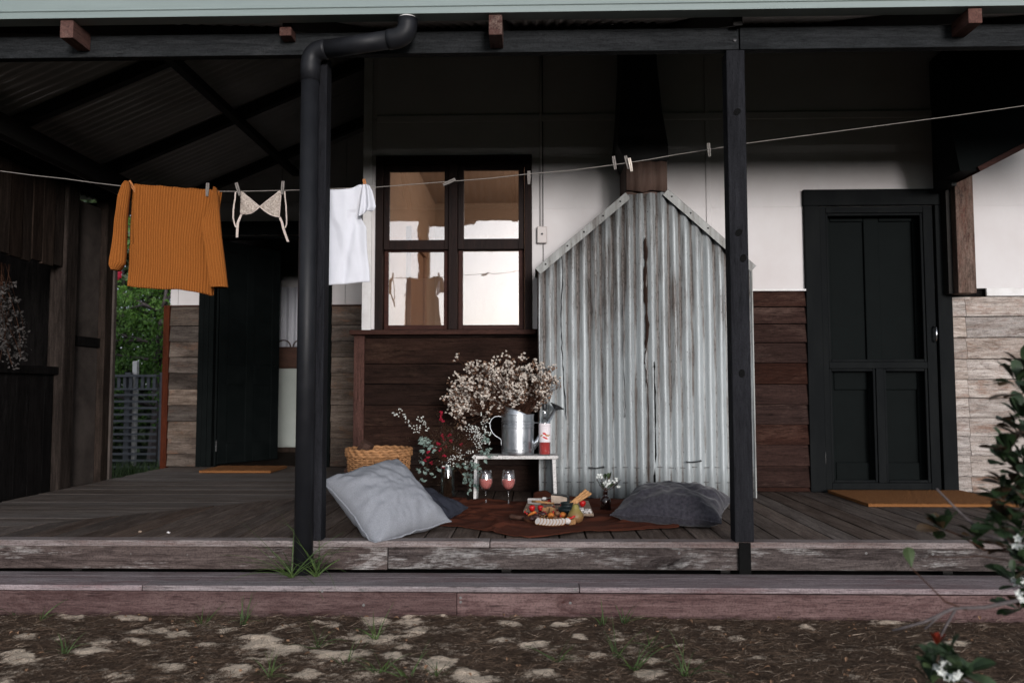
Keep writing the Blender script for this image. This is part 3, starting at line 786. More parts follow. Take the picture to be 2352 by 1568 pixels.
slope_cap(pts[0], (pts[1][0] + 0.004, pts[1][1] + 0.003))
slope_cap((pts[3][0], pts[3][1]), (pts[2][0] - 0.004, pts[2][1] + 0.003))
# rusty collar, hood, flue
kx0, kx1 = C_(1437, 405).x, C_(1532, 405).x
kz0, kz1 = C_(1485, 437).z, C_(1485, 372).z
def kfn(u, v):
    x = kx0 + (kx1 - kx0) * u
    return (x, YC - 0.012 - 0.007 * math.cos(2 * math.pi * (x - cl) / 0.0765 + 0.6), kz0 - 0.008 + (kz1 - kz0 + 0.02) * v + (0.006 * math.sin(x * 40) if v == 0 else 0))
o = MB().grid(kfn, 40, 2).build('collar_sheet', M['rust'], chim, smooth=True)
sol = o.modifiers.new('thick', 'SOLIDIFY'); sol.thickness = 0.003
MB().box(kx0 + 0.004, kx1 - 0.004, YC + 0.02, YW, kz0 - 0.03, kz1 + 0.01).build('collar_box', M['rust'], chim)
lv = [(C_(1437, 372), C_(1534, 372)), (C_(1417, 335), C_(1534, 335)), (C_(1424, 250), C_(1522, 250)), (C_(1430, 130), C_(1512, 130))]
vs, fs = [], []
for (a, c), yy0 in zip(lv, (YC - 0.025, YC - 0.025, YC + 0.02, YC + 0.06)):
    vs += [(a.x, yy0, a.z), (c.x, yy0, c.z), (c.x, YW - 0.03, c.z), (a.x, YW - 0.03, a.z)]
vs += [(vs[12 + k][0], vs[12 + k][1], 3.6) for k in range(4)]
for i in range(4):
    fs += [(i * 4 + k, i * 4 + (k + 1) % 4, (i + 1) * 4 + (k + 1) % 4, (i + 1) * 4 + k) for k in range(4)]
fs += [(3, 2, 1, 0), (16, 17, 18, 19)]
MB().add(vs, fs).build('flue', M['flue'], chim, bevel=0.01)
def crack(pp, r=0.003, mat='rust_crack', y=-0.014):
    q = [P(a, c, YC + y) for a, c in pp]
    out = []
    for s_, e_ in zip(q, q[1:]):
        for k in range(6):
            t = k / 6
            p = s_.lerp(e_, t); p.x += random.uniform(-0.0025, 0.0025); out.append(p)
    out.append(q[-1])
    n = len(out)
    MB().tube(out, [r * (0.5 + random.random() * 0.8) * (1 if 0 < i < n - 1 else 0.3) for i in range(n)], 5).build('rust_crack', M[mat], chim)
crack([(1291, 580), (1292, 640), (1289, 720), (1291, 800), (1294, 870), (1299, 930), (1301, 965)], 0.0035, 'dark_steel')
crack([(1481, 545), (1484, 600), (1481, 650), (1484, 700), (1487, 755), (1483, 800)], 0.011)
crack([(1487, 640), (1484, 720), (1486, 790), (1480, 830), (1483, 850), (1488, 900), (1490, 1000), (1489, 1100)], 0.0035)
crack([(1430, 640), (1431, 800), (1436, 930), (1434, 960)], 0.0025, 'dark_steel')
crack([(1352, 640), (1358, 700), (1362, 720)], 0.002)
crack([(1497, 450), (1500, 700), (1502, 840)], 0.004, 'dark_steel', 0.002)
crack([(1502, 830), (1503, 900), (1504, 1000), (1503, 1136)], 0.0085, 'hole', -0.006)
for (px, py, w) in ((1371, 1075, 32), (1595, 1061, 32)):
    a, c = P(px - w / 2, py, YC - 0.03), P(px + w / 2, py - 3, YC - 0.03)
    MB().tube([a + Vector((0, 0.03, 0)), a, a.lerp(c, 0.5) + Vector((0, 0, -0.004)), c, c + Vector((0, 0.03, 0))], 0.005, 6).build('iron_loop', M['dark_steel'], chim)
bm_ = MB().box(-0.016, 0.016, -0.004, 0.004, -0.002, 0.002).mesh('nail_slot', (M['dark_steel'],))
for row, yy in ((1073, 0), (1107, 0)):
    z = P(1450, row, YC).z
    k = 0
    xx = cl + 0.0765 / 2
    while xx < cr:
        if not (xo - 0.03 < xx < xo + 0.03):
            link('fixing', bm_, None, chim, loc=(xx + random.uniform(-0.004, 0.004), YC - (0.003 if xx < xo else -0.010) - 0.003, z + random.uniform(-0.003, 0.003)), rot=(0, random.uniform(-0.1, 0.1), 0))
        xx += 0.0765

# ------------------------------------------------------------ recessed wall with the open black door
Q = lambda px, py=880: XW(px, YR, py)
T = lambda py: ZW(py, YR, 500)
xr0 = Q(386)
ox0, ox1, oz1 = Q(491), Q(742), T(541)
hol2 = [(ox0, ox1, -1, oz1)]
def recess(name, x0, x1, z0, z1, y0, y1, mat, bev=0.0):
    b = MB()
    for a, c, d, e in cells(x0, x1, z0, z1, hol2): b.box(a, c, y0, y1, d, e)
    return b.build(name, mat, house, bevel=bev)
recess('wall', xr0, XC + 0.02, -0.27, WTOP + 0.1, YR + 0.022, YR + 0.1, M['shed_dark'])
zd2 = T(704)
for a, c in ((xr0 + 0.004, Q(404)), (Q(404) + 0.004, Q(640)), (Q(640) + 0.004, Q(790)), (Q(790) + 0.004, XC + 0.01)):
    recess('wall_sheet', a, c, zd2 + 0.012, 2.55, YR, YR + 0.02, M['white_wall'], 0.0015)
    recess('wall_sheet', a, c, 2.556, WTOP + 0.1, YR, YR + 0.02, M['white_wall'], 0.0015)
zj = [0.0] + [T(p) for p in (1042, 1007, 968, 931, 893.7, 857, 821, 785, 749)] + [zd2]
weatherboards(Q(389), Q(456), YR, zj, M['grey_board'])
weatherboards(Q(742) + 0.08, XC + 0.005, YR, zj, M['grey_board'])
MB().box(xr0, Q(456), YR - 0.03, YR + 0.02, zd2, zd2 + 0.012).build('dado_rail', M['red_trim'], house)
MB().box(Q(742) + 0.08, XC + 0.005, YR - 0.03, YR + 0.02, zd2, zd2 + 0.012).build('dado_rail', M['red_trim'], house)
MB().box(xr0 - 0.045, xr0 + 0.012, YR - 0.035, YR + 0.1, -0.2, zd2 + 0.01).build('corner_trim', M['red_trim'], house, bevel=0.003)
MB().box(xr0 - 0.02, xr0, YR + 0.1, 12.0, -0.27, WTOP + 0.1).build('wall', M['white_wall'], house)
ldoor = tag(empty('open_door'), 'black panelled door standing half open in a black architrave'); ldoor.parent = house
b = MB()
b.box(Q(456), ox0, YR - 0.035, YR + 0.03, 0, oz1); b.box(ox1, ox1 + 0.078, YR - 0.035, YR + 0.03, 0, oz1)
b.box(Q(456) - 0.003, ox1 + 0.081, YR - 0.038, YR + 0.03, oz1 + 0.001, oz1 + 0.13)
b.box(Q(456) + 0.03, Q(456) + 0.055, YR - 0.045, YR - 0.036, 0, oz1); b.box(Q(456) + 0.085, Q(456) + 0.105, YR - 0.05, YR - 0.036, 0, oz1)
b.build('architrave', M['black_gloss'], ldoor, bevel=0.004)
b = MB()
b.box(ox0 + 0.001, ox0 + 0.02, YR + 0.03, YR + 0.13, 0, oz1); b.box(ox1 - 0.02, ox1 - 0.001, YR + 0.03, YR + 0.13, 0, oz1); b.box(ox0, ox1, YR + 0.03, YR + 0.13, oz1 - 0.02, oz1 - 0.001)
b.build('jamb', M['black_gloss'], ldoor)
lw_, lh = 0.76, oz1 - 0.03
b = MB().box(0, lw_, 0.012, 0.035, 0.012, lh)
for a, c in ((0, 0.105), (lw_ / 2 - 0.05, lw_ / 2 + 0.05), (lw_ - 0.105, lw_)): b.box(a, c, 0, 0.011, 0.012, lh)
for d, e in ((0.012, 0.21), (0.78, 0.99), (lh - 0.11, lh)):
    b.box(0.106, lw_ / 2 - 0.051, 0.001, 0.011, d, e); b.box(lw_ / 2 + 0.051, lw_ - 0.106, 0.001, 0.011, d, e)
o = b.build('door_leaf', M['black_gloss'], ldoor, loc=(ox0 + 0.022, YR + 0.06, 0), rot=(0, 0, R(60)), bevel=0.005)
MB().lathe([(0.0001, -0.05), (0.02, -0.05), (0.028, -0.03), (0.01, -0.018), (0.012, 0.0)], 12).build('door_knob', M['chrome'], o, loc=(lw_ - 0.06, 0.0, 0.98), rot=(R(90), 0, 0))
MB().box(ox0 + 0.018, ox0 + 0.03, YR + 0.028, YR + 0.04, 0.14, 0.24).build('hinge', M['chrome'], ldoor)
# room behind the open door
b = MB()
b.box(xr0, XC, 10.2, 10.25, -0.1, 2.7); b.box(xr0 + 0.001, xr0 + 0.03, YR + 0.1, 10.2, -0.1, 2.7); b.box(XC - 0.03, XC, YR + 0.1, 10.2, -0.1, 2.7)
b.build('inner_wall', M['white_wall'], house)
MB().box(xr0, XC, YR + 0.1, 10.25, 2.7, 2.75).build('ceiling', M['white_wall'], house)
MB().box(xr0, XC, YR + 0.1, 10.25, -0.06, -0.002).build('inner_floor', M['shed_wood'], house)
M['cupboard'] = paint('pale green grey cupboard paint', (0.36, 0.39, 0.36), (0.32, 0.35, 0.32), 0.6, 4)
YK = 9.35
kx = P(660, 950, YK).x
cup = empty('white_cupboard', (kx, YK, 0), 'white cupboard just visible through the half open black door', 'cupboard')
zt = ZW(846, YK, 660)
MB().box(-0.3, 0.5, 0, 0.5, 0.06, zt).build('cupboard_body', M['cupboard'], cup, bevel=0.008)
MB().box(-0.29, 0.49, -0.012, -0.001, 0.08, zt - 0.03).build('cupboard_door', M['cupboard'], cup, bevel=0.006)
MB().box(-0.27, 0.47, 0.04, 0.46, 0.0, 0.06).build('plinth', M['shed_wood'], cup)
bk = empty('handled_basket', (kx + 0.02, YK + 0.05, zt), 'dark woven basket with two looped handles standing on the white cupboard', 'basket')
MB().box(-0.2, 0.2, 0.0, 0.3, 0.001, 0.26).build('basket_body', M['log'], bk, bevel=0.02)
for s_ in (-0.1, 0.1):
    MB().tube([(s_ + 0.085 * math.cos(a), 0.02, 0.255 + 0.085 * math.sin(a)) for a in [math.pi * k / 10 for k in range(11)]], 0.009, 6).build('basket_handle', M['log'], bk, smooth=True)
cur = tag(MB().grid(lambda u, v: (kx - 0.35 + 0.9 * u, YK + 0.62 + 0.02 * math.sin(u * 60), zt + 0.1 + 0.95 * v), 80, 2).build('curtain', M['tee'], smooth=True), 'pale sheer curtain hanging in pleats behind the half open door', 'curtain')
sol = cur.modifiers.new('thick', 'SOLIDIFY'); sol.thickness = 0.003

# ------------------------------------------------------------ right hand side: bracket timber and dark side awning
p0, p1 = P(2196, 395, YW - 0.16), P(2241, 668, YW - 0.16)
sx0, sx1 = XW(2197, YW - 0.16, 530), XW(2239, YW - 0.16, 530)
MB().box(-(sx1 - sx0) / 2, (sx1 - sx0) / 2, -0.05, 0.05, -0.5, 0.5).build('bracket_post', M['strut'], house, loc=((sx0 + sx1) / 2, YW - 0.11, (p0.z + p1.z) / 2), bevel=0.006).scale = (1, 1, (p0.z - p1.z) + 0.03)
MB().box(sx0 - 0.035, sx0 - 0.002, YW - 0.10, YW - 0.002, p1.z - 0.01, p0.z + 0.03).build('bracket_post', M['rafter'], house)
ysd = YW - 0.5
poly = [P(a, c, ysd) for a, c in ((2183, 100), (2186, 300), (2205, 392), (2250, 392), (2352, 338), (2640, 190), (2640, 60))]
MB().prism(poly, (0, ysd, 0), (0, YW - 0.25, 0)).build('side_awning', M['black_gloss'], house)
pa_, pb_ = P(2250, 390, ysd - 0.02), P(2640, 188, ysd - 0.02)
d_ = (pb_ - pa_).normalized(); n_ = Vector((-d_.z, 0, d_.x))
MB().prism([pa_ - n_ * 0.012, pb_ - n_ * 0.012, pb_ + n_ * 0.022, pa_ + n_ * 0.022], pa_, pa_ + Vector((0, 0.3, 0))).build('awning_edge', M['sash_wood'], house)
MB().box(sx0 - 0.07, sx0 - 0.036, YW - 0.25, YW - 0.002, p0.z - 0.12, 3.1).build('awning_stile', M['flue'], house)

# ============================================================ verandah roof, beam, posts, gutter
PIT = 0.424
ZB0 = P(1690, 114, YF - 0.01).z
RZ = 0.223       # underside of beam
def zroof(y): return ZB0 + RZ + (y - YF) * PIT
xsc = XW(1697, YF, 95)
for a, c in ((-3.7, xsc - 0.003), (xsc + 0.003, 4.4)):
    cx = (a + c) / 2
    MB().box(a - cx, c - cx, -0.025, 0.025, -0.055, 0.055).build('verandah_beam', M['black_beam'], house, loc=(cx, YF + 0.015, ZB0 + 0.055), bevel=0.003)
MB().lathe([(0.0001, 0), (0.009, 0), (0.009, 0.006), (0.0001, 0.008)], 8).build('bolt', M['dark_steel'], house, loc=(XW(1686, YF, 95), YF - 0.01, P(1686, 95, YF).z), rot=(R(90), 0, 0))
def rafter(x, tail, mat):
    y0, y1 = (YF - 0.085 if tail else YF - 0.06), YW + 0.02
    if x < XC: y1 = max(min(YW + 0.02, x + MITRE), YF + 0.3)
    poly = [(x, y0, zroof(y0) - 0.10), (x, y1, zroof(y1) - 0.10), (x, y1, zroof(y1) - 0.012), (x, y0, zroof(y0) - 0.012)]
    MB().prism([Vector(p) - Vector((0.0225, 0, 0)) for p in poly], (x, 0, 0), (x + 0.045, 0, 0)).build('rafter', M['rafter'], house)
tails = [XW(152, YF - 0.088, 60), XW(655, YF - 0.088, 72), XW(1138, YF - 0.088, 60), XW(2241, YF - 0.088, 35)]
for x in tails: rafter(x, False, None)
for x in (-3.2, 1.0, 3.1, 4.05): rafter(x, False, None)
# roofing iron: front slope (ribs run with the slope), side slope (ribs run along x)
def front_iron():
    x0, x1 = -3.75, 4.12
    n = int((x1 - x0) / 0.0765 * 6)
    def fn(u, v):
        x = x0 + (x1 - x0) * u
        ye = min(YW + 0.05, max(x + MITRE, YF - 0.1)) if x < XC - 0.02 else YW + 0.05
        y = YF - 0.165 + (ye - YF + 0.165) * v
        return (x, y, zroof(y) + 0.0085 * math.cos(2 * math.pi * x / 0.0765))
    o = MB().grid(fn, n, 1).build('roof_sheet', M['roof_iron'], house, smooth=True)
    sol = o.modifiers.new('thick', 'SOLIDIFY'); sol.thickness = 0.002
def side_iron(y0, y1):
    n = int((y1 - y0) / 0.0765 * 8)
    def fn(u, v):
        y = y0 + (y1 - y0) * u
        xe = (y - MITRE) if y < YW else XC + 0.02
        x = -3.75 + (max(xe, -3.70) + 3.75) * v
        return (x, y, ZB0 + RZ + (x + 3.16) * PIT + 0.0085 * math.cos(2 * math.pi * y / 0.0765))
    o = MB().grid(fn, n, 1).build('roof_sheet', M['roof_iron'], house, smooth=True)
    sol = o.modifiers.new('thick', 'SOLIDIFY'); sol.thickness = 0.002
front_iron()
e0 = YF + 0.02
while e0 < YR + 0.1:
    side_iron(e0, min(e0 + 0.762, YR + 0.12)); e0 += 0.762
zs_ = lambda x: ZB0 + RZ + (x + 3.16) * PIT
for y in (5.02, 6.15, 7.25):
    xe = min(XC, (y - MITRE) if y < YW else XC)
    poly = [(-3.7, y, zs_(-3.7) - 0.10), (xe, y, zs_(xe) - 0.10), (xe, y, zs_(xe) - 0.012), (-3.7, y, zs_(-3.7) - 0.012)]
    MB().prism([Vector(p) - Vector((0, 0.03, 0)) for p in poly], (0, y - 0.03, 0), (0, y + 0.03, 0)).build('rafter', M['rafter'], house)
xq = -2.30
MB().box(xq - 0.03, xq + 0.03, xq + MITRE, YR, zs_(xq) - 0.16, zs_(xq) - 0.103).build('purlin', M['rafter'], house)
hp = [(-3.13, YF), (XC, XC + MITRE)]
a, c = Vector((-3.13, YF, zs_(-3.13) - 0.10)), Vector((XC, XC + MITRE, zs_(XC) - 0.10))
sdv = Vector((0.025, -0.025, 0))
MB().prism([a - sdv, a + sdv, c + sdv, c - sdv], (0, 0, 0), (0, 0, 0.085)).build('hip_rafter', M['rafter'], house)
MB().box(-3.3, -3.22, YF + 0.05, YR, ZB0 - 0.1, ZB0 + 0.03).build('verandah_beam', M['rafter'], house)
# main roof above keeps the sky out of the rooms
b = MB()
b.box(XC - 0.1, 4.7, YW - 0.0, 12.2, WTOP + 0.12, WTOP + 0.2); b.box(-3.8, XC - 0.101, YR, 12.2, WTOP + 0.12, WTOP + 0.2)
b.build('main_roof', M['roof_iron'], house)
MB().box(XC, XE, YW + 0.001, YW + 0.1, WTOP, WTOP + 0.12).build('wall_plate', M['rafter'], house)
MB().box(XE - 0.08, XE, YW + 0.1, 12.0, -0.27, WTOP + 0.12).build('wall', M['white_wall'], house)
MB().box(xr0, XE, 12.0, 12.1, -0.27, WTOP + 0.12).build('wall', M['white_wall'], house)
# gutter
YG = 3.66
zg0 = P(470, 38, YG).z
b = MB()
prof = [(YG, zg0), (YG, zg0 + 0.030), (YG - 0.006, zg0 + 0.033), (YG - 0.006, zg0 + 0.038), (YG, zg0 + 0.041), (YG, zg0 + 0.115), (YG + 0.012, zg0 + 0.120), (YG + 0.012, zg0 + 0.116), (YG + 0.003, zg0 + 0.112), (YG + 0.003, zg0 + 0.003), (YG + 0.078, zg0 + 0.003), (YG + 0.078, zg0 + 0.10), (YG + 0.081, zg0 + 0.10), (YG + 0.081, zg0)]
b.prism([(-3.9, y, z) for y, z in prof], (-3.9, 0, 0), (4.2, 0, 0))
b.build('gutter', M['gutter'], house, bevel=0.0012)
for px, pyb, yf in ((152, 87, 3.675), (655, 82, 3.752), (1138, 80, 3.675), (2241, 53, 3.675)):
    w = 0.032 if px != 655 else 0.029
    c = P(px, pyb, yf); zt_ = zg0 - 0.003 if px != 655 else P(px, 62, yf).z
    yb2 = YF - 0.0115
    MB().box(-w, w, yf - yb2, 0, c.z - zt_, 0).build('rafter_tail', M['rafter_end'], house, loc=(c.x, yb2, zt_), bevel=0.003)
# posts
ph = ZB0 - 0.0
def post(pxl, pxr, pym, name='verandah_post'):
    a, c = XW(pxl, YF - 0.01, pym), XW(pxr, YF - 0.01, pym)
    cx = (a + c) / 2
    w = 0.045
    o = MB().box(-w, w, -w, w, 0, ph - 0.004).build(name, M['black_post'], house, loc=(cx, YF - 0.012 + w, 0.002), bevel=0.005)
    return cx, o
pxr_, o = post(1681, 1722, 780)
sh = XW(1711, YF, 1270)
MB().box(-0.028, 0.028, -0.006, 0.008, -0.145, 0.0).build('post_shoe', M['hole'], o, loc=(sh - pxr_, -0.030, -0.003), bevel=0.002)
pxl_, o2 = post(702, 743, 780)
# knots on the right post
kn = MB().lathe([(0.0001, 0.002), (0.007, 0.0015), (0.011, 0.0005), (0.014, 0.0025), (0.017, 0.0)], 14, caps=False).mesh('knot', (M['hole'],))
for px, py in ((1693, 258), (1697, 535), (1707, 594), (1704, 858)):
    q = P(px, py, YF - 0.0125)
    link('knot', kn, None, o, loc=(max(-0.028, min(0.028, q.x - pxr_)), -0.0455, q.z), rot=(R(90), R(random.uniform(0, 90)), 0), smooth=True).scale = (0.9, 1.2, 1)
# downpipe
pr = 0.044
YP = YF - 0.052
dpx = (XW(716, YP, 300) + XW(692, YP, 1250)) / 2
pipe = tag(empty('downpipe'), 'matt black round downpipe bending up to the gutter'); pipe.parent = house
xb_ = dpx
e1 = P(717, 112, YP); zb = e1.z - 0.015
tgt = P(936, 60, YG + 0.044); tx = tgt.x; ty = YG + 0.044
zc = P(905, 92, ty + 0.03).z
MB().tube([(xb_, YP, ZS + 0.0005), (xb_, YP, zb - 0.11)], pr, 32).build('pipe', M['black_pipe'], pipe, smooth=True)
def arc(p, c, q, n=8):
    p, c, q = Vector(p), Vector(c), Vector(q)
    return [(p * (1 - t) ** 2 + c * 2 * t * (1 - t) + q * t * t) for t in [i / n for i in range(n + 1)]]
A0 = Vector((xb_, YP, zb)); B0 = Vector((tx, ty, zc))
d_ = (B0 - A0).normalized()
MB().tube([(xb_, YP, zb - 0.15), (xb_, YP, zb - 0.075)] + arc((xb_, YP, zb - 0.07), A0, A0 + d_ * 0.07) + [A0 + d_ * 0.085], pr + 0.004, 28).build('elbow', M['black_pipe'], pipe, smooth=True)
MB().tube([A0 + d_ * 0.08, B0 - d_ * 0.08], pr, 28).build('pipe', M['black_pipe'], pipe, smooth=True)
MB().tube([B0 - d_ * 0.095] + arc(B0 - d_ * 0.075, B0, B0 + Vector((0, 0, 0.06))) + [B0 + Vector((0, 0, 0.085))], pr + 0.004, 28).build('elbow', M['black_pipe'], pipe, smooth=True)
MB().tube([B0 + Vector((0, 0, 0.085)), Vector((tx, ty, zg0 + 0.001))], pr - 0.002, 28).build('outlet', M['white_trim'], pipe, smooth=True)

# ============================================================ shed on the left
shed = empty('shed', (-3.5, 5.9, ZG), 'dark open fronted timber shed along the left side of the verandah', 'shed')
def sh_box(name, x0, x1, y0, y1, z0, z1, mat, bev=0.003):
    c = Vector(((x0 + x1) / 2, (y0 + y1) / 2, (z0 + z1) / 2))
    return MB().box(x0 - c.x, x1 - c.x, y0 - c.y, y1 - c.y, z0 - c.z, z1 - c.z).build(name, mat, shed, loc=c - Vector((-3.46, 5.9, ZG)), bevel=bev)
y = 4.3
while y < 5.86:
    w = random.uniform(0.10, 0.15)
    e = random.uniform(-0.006, 0.006)
    sh_box('wall_board', -3.52 + e, -3.495 + e, y, min(y + w, 5.87) - 0.004, 1.64 + random.uniform(-0.01, 0.02), 2.28, M['shed_wood'])
    y += w
y = 4.3
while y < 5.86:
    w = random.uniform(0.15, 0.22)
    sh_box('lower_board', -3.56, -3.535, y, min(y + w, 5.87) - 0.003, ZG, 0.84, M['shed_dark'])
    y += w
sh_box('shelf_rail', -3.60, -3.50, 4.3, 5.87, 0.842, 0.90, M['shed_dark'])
sh_box('post', -3.60, -3.475, 5.88, 6.04, ZG, 2.30, M['shed_wood'], 0.012)
sh_box('sheet_panel', -3.53, -3.515, 6.05, 6.42, -0.02, 1.07, M['fibro'])
sh_box('sheet_panel', -3.53, -3.515, 6.05, 6.42, 1.15, 2.22, M['fibro'])
sh_box('rail', -3.535, -3.495, 6.042, 6.42, 1.072, 1.148, M['shed_dark'])
sh_box('post', -3.56, -3.46, 6.423, 6.56, ZG, 2.30, M['shed_wood'], 0.006)
sh_box('post_edge', -3.459, -3.44, 6.52, 6.564, ZG, 2.2, M['fibro'])
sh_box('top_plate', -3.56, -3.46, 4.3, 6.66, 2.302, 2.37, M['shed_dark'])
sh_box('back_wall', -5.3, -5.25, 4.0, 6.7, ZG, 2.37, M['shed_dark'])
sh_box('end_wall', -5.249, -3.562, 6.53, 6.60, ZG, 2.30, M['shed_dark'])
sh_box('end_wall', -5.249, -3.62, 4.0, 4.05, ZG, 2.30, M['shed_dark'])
sh_box('shed_roof', -5.4, -3.4, 3.95, 6.72, 2.372, 2.41, M['roof_iron'])
dp = empty('dried_plant_bunch', P(30, 620, 5.42), 'bunch of dried grey leafy stems hanging inside the dark shed', 'dried plants')
dp.location.x = -3.70
b = MB(); lf = MB()
def leaf_card(mb, p, d, n, L, w, fold=0.25):
    """a folded pointed leaf from p along d"""
    d = d.normalized(); s_ = d.cross(n).normalized() * w; n = s_.cross(d).normalized()
    a, m1, m2, t = p, p + d * L * 0.35 + n * L * fold * 0.2, p + d * L * 0.7 + n * L * fold * 0.12, p + d * L - n * L * fold * 0.2
    up = n * w * 0.5
    vs = [a, m1 - s_ + up, m1, m1 + s_ + up, m2 - s_ * 0.75 + up, m2, m2 + s_ * 0.75 + up, t]
    mb.add(vs, [(0, 2, 1), (0, 3, 2), (1, 2, 5, 4), (2, 3, 6, 5), (4, 5, 7), (5, 6, 7)])
def rdir(zlo=-1, zhi=1):
    a = random.uniform(0, 6.283); z = random.uniform(zlo, zhi); r = math.sqrt(1 - z * z)
    return Vector((r * math.cos(a), r * math.sin(a), z))
for k in range(16):
    p = Vector((random.uniform(-0.03, 0.03), random.uniform(-0.06, 0.06), 0.05)); d = Vector((random.uniform(-0.25, 0.35), random.uniform(-0.5, 0.5), -1)).normalized()
    pl = [p]
    for j in range(7):
        p = p + d * random.uniform(0.07, 0.12); d = (d + rdir() * 0.12).normalized(); pl.append(p)
        if j > 0:
            for q in range(9): leaf_card(lf, p + rdir() * 0.025, (rdir() + d * 0.5), rdir(), random.uniform(0.02, 0.035), 0.008)
    b.tube(pl, 0.0022, 4)
b.build('stems', M['brown_stem'], dp); tag(lf.build('leaves', M['grey_plant'], dp), kind='stuff')

# ============================================================ garden seen past the shed
fence = empty('lattice_fence', (-5.2, 10.3, ZG), 'dark grey slatted garden fence in front of the green hedge', 'fence')
fz = ZW(860, 10.3, 320)
def fb(name, x0, x1, z0, z1, y0, y1, mat):
    c = Vector(((x0 + x1) / 2, (y0 + y1) / 2, (z0 + z1) / 2))
    return MB().box(x0 - c.x, x1 - c.x, y0 - c.y, y1 - c.y, z0 - c.z, z1 - c.z).build(name, mat, fence, loc=c - Vector((-5.2, 10.3, ZG)))
M['fence_grey'] = paint('grey fence paint', (0.10, 0.105, 0.12), (0.075, 0.08, 0.092), 0.6, 5)
fx0, fx1 = -6.2, XW(362, 10.3, 900)
fb('top_rail', fx0, fx1, fz - 0.03, fz, 10.26, 10.34, M['fence_grey'])
fb('top_rail', fx0, fx1, fz - 0.20, fz - 0.175, 10.28, 10.33, M['fence_grey'])
xx = fx0
while xx < fx1:
    fb('slat', xx, xx + 0.04, fz - 0.172, fz - 0.032, 10.285, 10.31, M['fence_grey']); xx += 0.078
zz = fz - 0.25
while zz > ZG:
    fb('slat', fx0, fx1, zz - 0.028, zz, 10.29, 10.31, M['fence_grey']); zz -= 0.085
for xx in (fx0, -5.35, fx1): fb('fence_post', xx, xx + 0.07, ZG, fz + 0.03, 10.345, 10.42, M['fence_grey'])
fb('fence_post', XW(293, 10.3, 840), XW(303, 10.3, 840), ZG, ZW(828, 10.3, 300), 10.43, 10.49, M['white_trim']).data.name = 'pale_post'
tree = empty('tree', (-5.6, 11.7, ZG), 'bright green leafy tree growing behind the grey slatted fence', 'tree')
b = MB()
b.tube([(0, 0, 0), (0.05, 0, 0.7), (0.0, 0.05, 1.5), (0.1, 0.1, 2.6)], [0.09, 0.075, 0.06, 0.02], 8)
for k in range(14):
    z = random.uniform(0.7, 2.3); d = rdir(0.0, 0.5)
    b.tube([(0.03, 0, z), Vector((0.03, 0, z)) + d * 0.6, Vector((0.03, 0, z)) + d * 1.0 + Vector((0, 0, -0.1))], [0.03, 0.018, 0.006], 5)
b.build('trunk', M['bark'], tree)
lf = MB()
for k in range(420):
    c = Vector((random.uniform(-1.3, 1.6), random.uniform(-0.9, 0.9), random.uniform(0.55, 3.6)))
    if (c.x / 1.6) ** 2 + (c.y / 1.0) ** 2 + ((c.z - 2.0) / 1.6) ** 2 > 1.1: continue
    for q in range(34):
        o_ = rdir() * random.uniform(0.02, 0.24); o_.z *= 0.8
        d = rdir(-1, 0.3) + Vector((0, -0.3, -0.4))
        leaf_card(lf, c + o_, d, rdir(0, 1), random.uniform(0.05, 0.085), random.uniform(0.014, 0.022))
tag(lf.build('crown', M['hedge'], tree), kind='stuff')
lf = MB()
for k in range(26):
    c = P(262 + random.uniform(-6, 14), random.uniform(548, 640), 11.0) - Vector((-5.6, 11.7, ZG))
    lf.blob(c, 0.03, 0.03, 0.04, 6, 4, jit=0.3)
lf.build('red_blossom', M['red_flower'], tree)
hd = empty('hedge', (-6.2, 13.2, ZG), 'tall dark green hedge closing the garden behind the fence', 'hedge')
lf = MB()
for k in range(9000):
    c = Vector((random.uniform(-2.6, 2.6), random.uniform(-0.5, 0.5), random.uniform(0, 4.4)))
    leaf_card(lf, c, rdir(-1, 0.4), rdir(0, 1), random.uniform(0.16, 0.24), 0.06)
tag(lf.build('foliage', M['leaf_mid'], hd), kind='stuff')
b = MB()
for k in range(9): b.tube([(-3 + k * 0.75, 0, 0), (-3 + k * 0.75 + 0.1, 0.1, 1.2), (-3 + k * 0.75, 0, 3.8)], [0.05, 0.04, 0.015], 6)
b.build('trunk', M['bark'], hd)
def blade(mb, p, d, L, w, droop, seg=4):
    d = d.normalized(); side = d.cross(Vector((0, 0, 1)))
    if side.length < 0.05: side = Vector((1, 0, 0))
    side = Matrix.Rotation(random.uniform(-0.9, 0.9), 3, d) @ side.normalized()
    vs = []
    for i in range(seg + 1):
        t = i / seg
        vs += [p - side * w * (1 - t * 0.9), p + side * w * (1 - t * 0.9)]
        p = p + d * L / seg
        d = (d + Vector((0, 0, -droop / seg))).normalized()
    mb.add(vs, [(2 * i, 2 * i + 1, 2 * i + 3, 2 * i + 2) for i in range(seg)])
b = MB()
for k in range(3500):
    blade(b, Vector((random.uniform(-6.2, -3.6), random.uniform(7.0, 10.1), ZG)), Vector((random.uniform(-0.4, 0.4), random.uniform(-0.4, 0.4), 1)), random.uniform(0.08, 0.2), 0.005, 0.7, 3)
tag(b.build('lawn', M['grass']), 'dark green grass growing between the shed and the fence', kind='stuff')

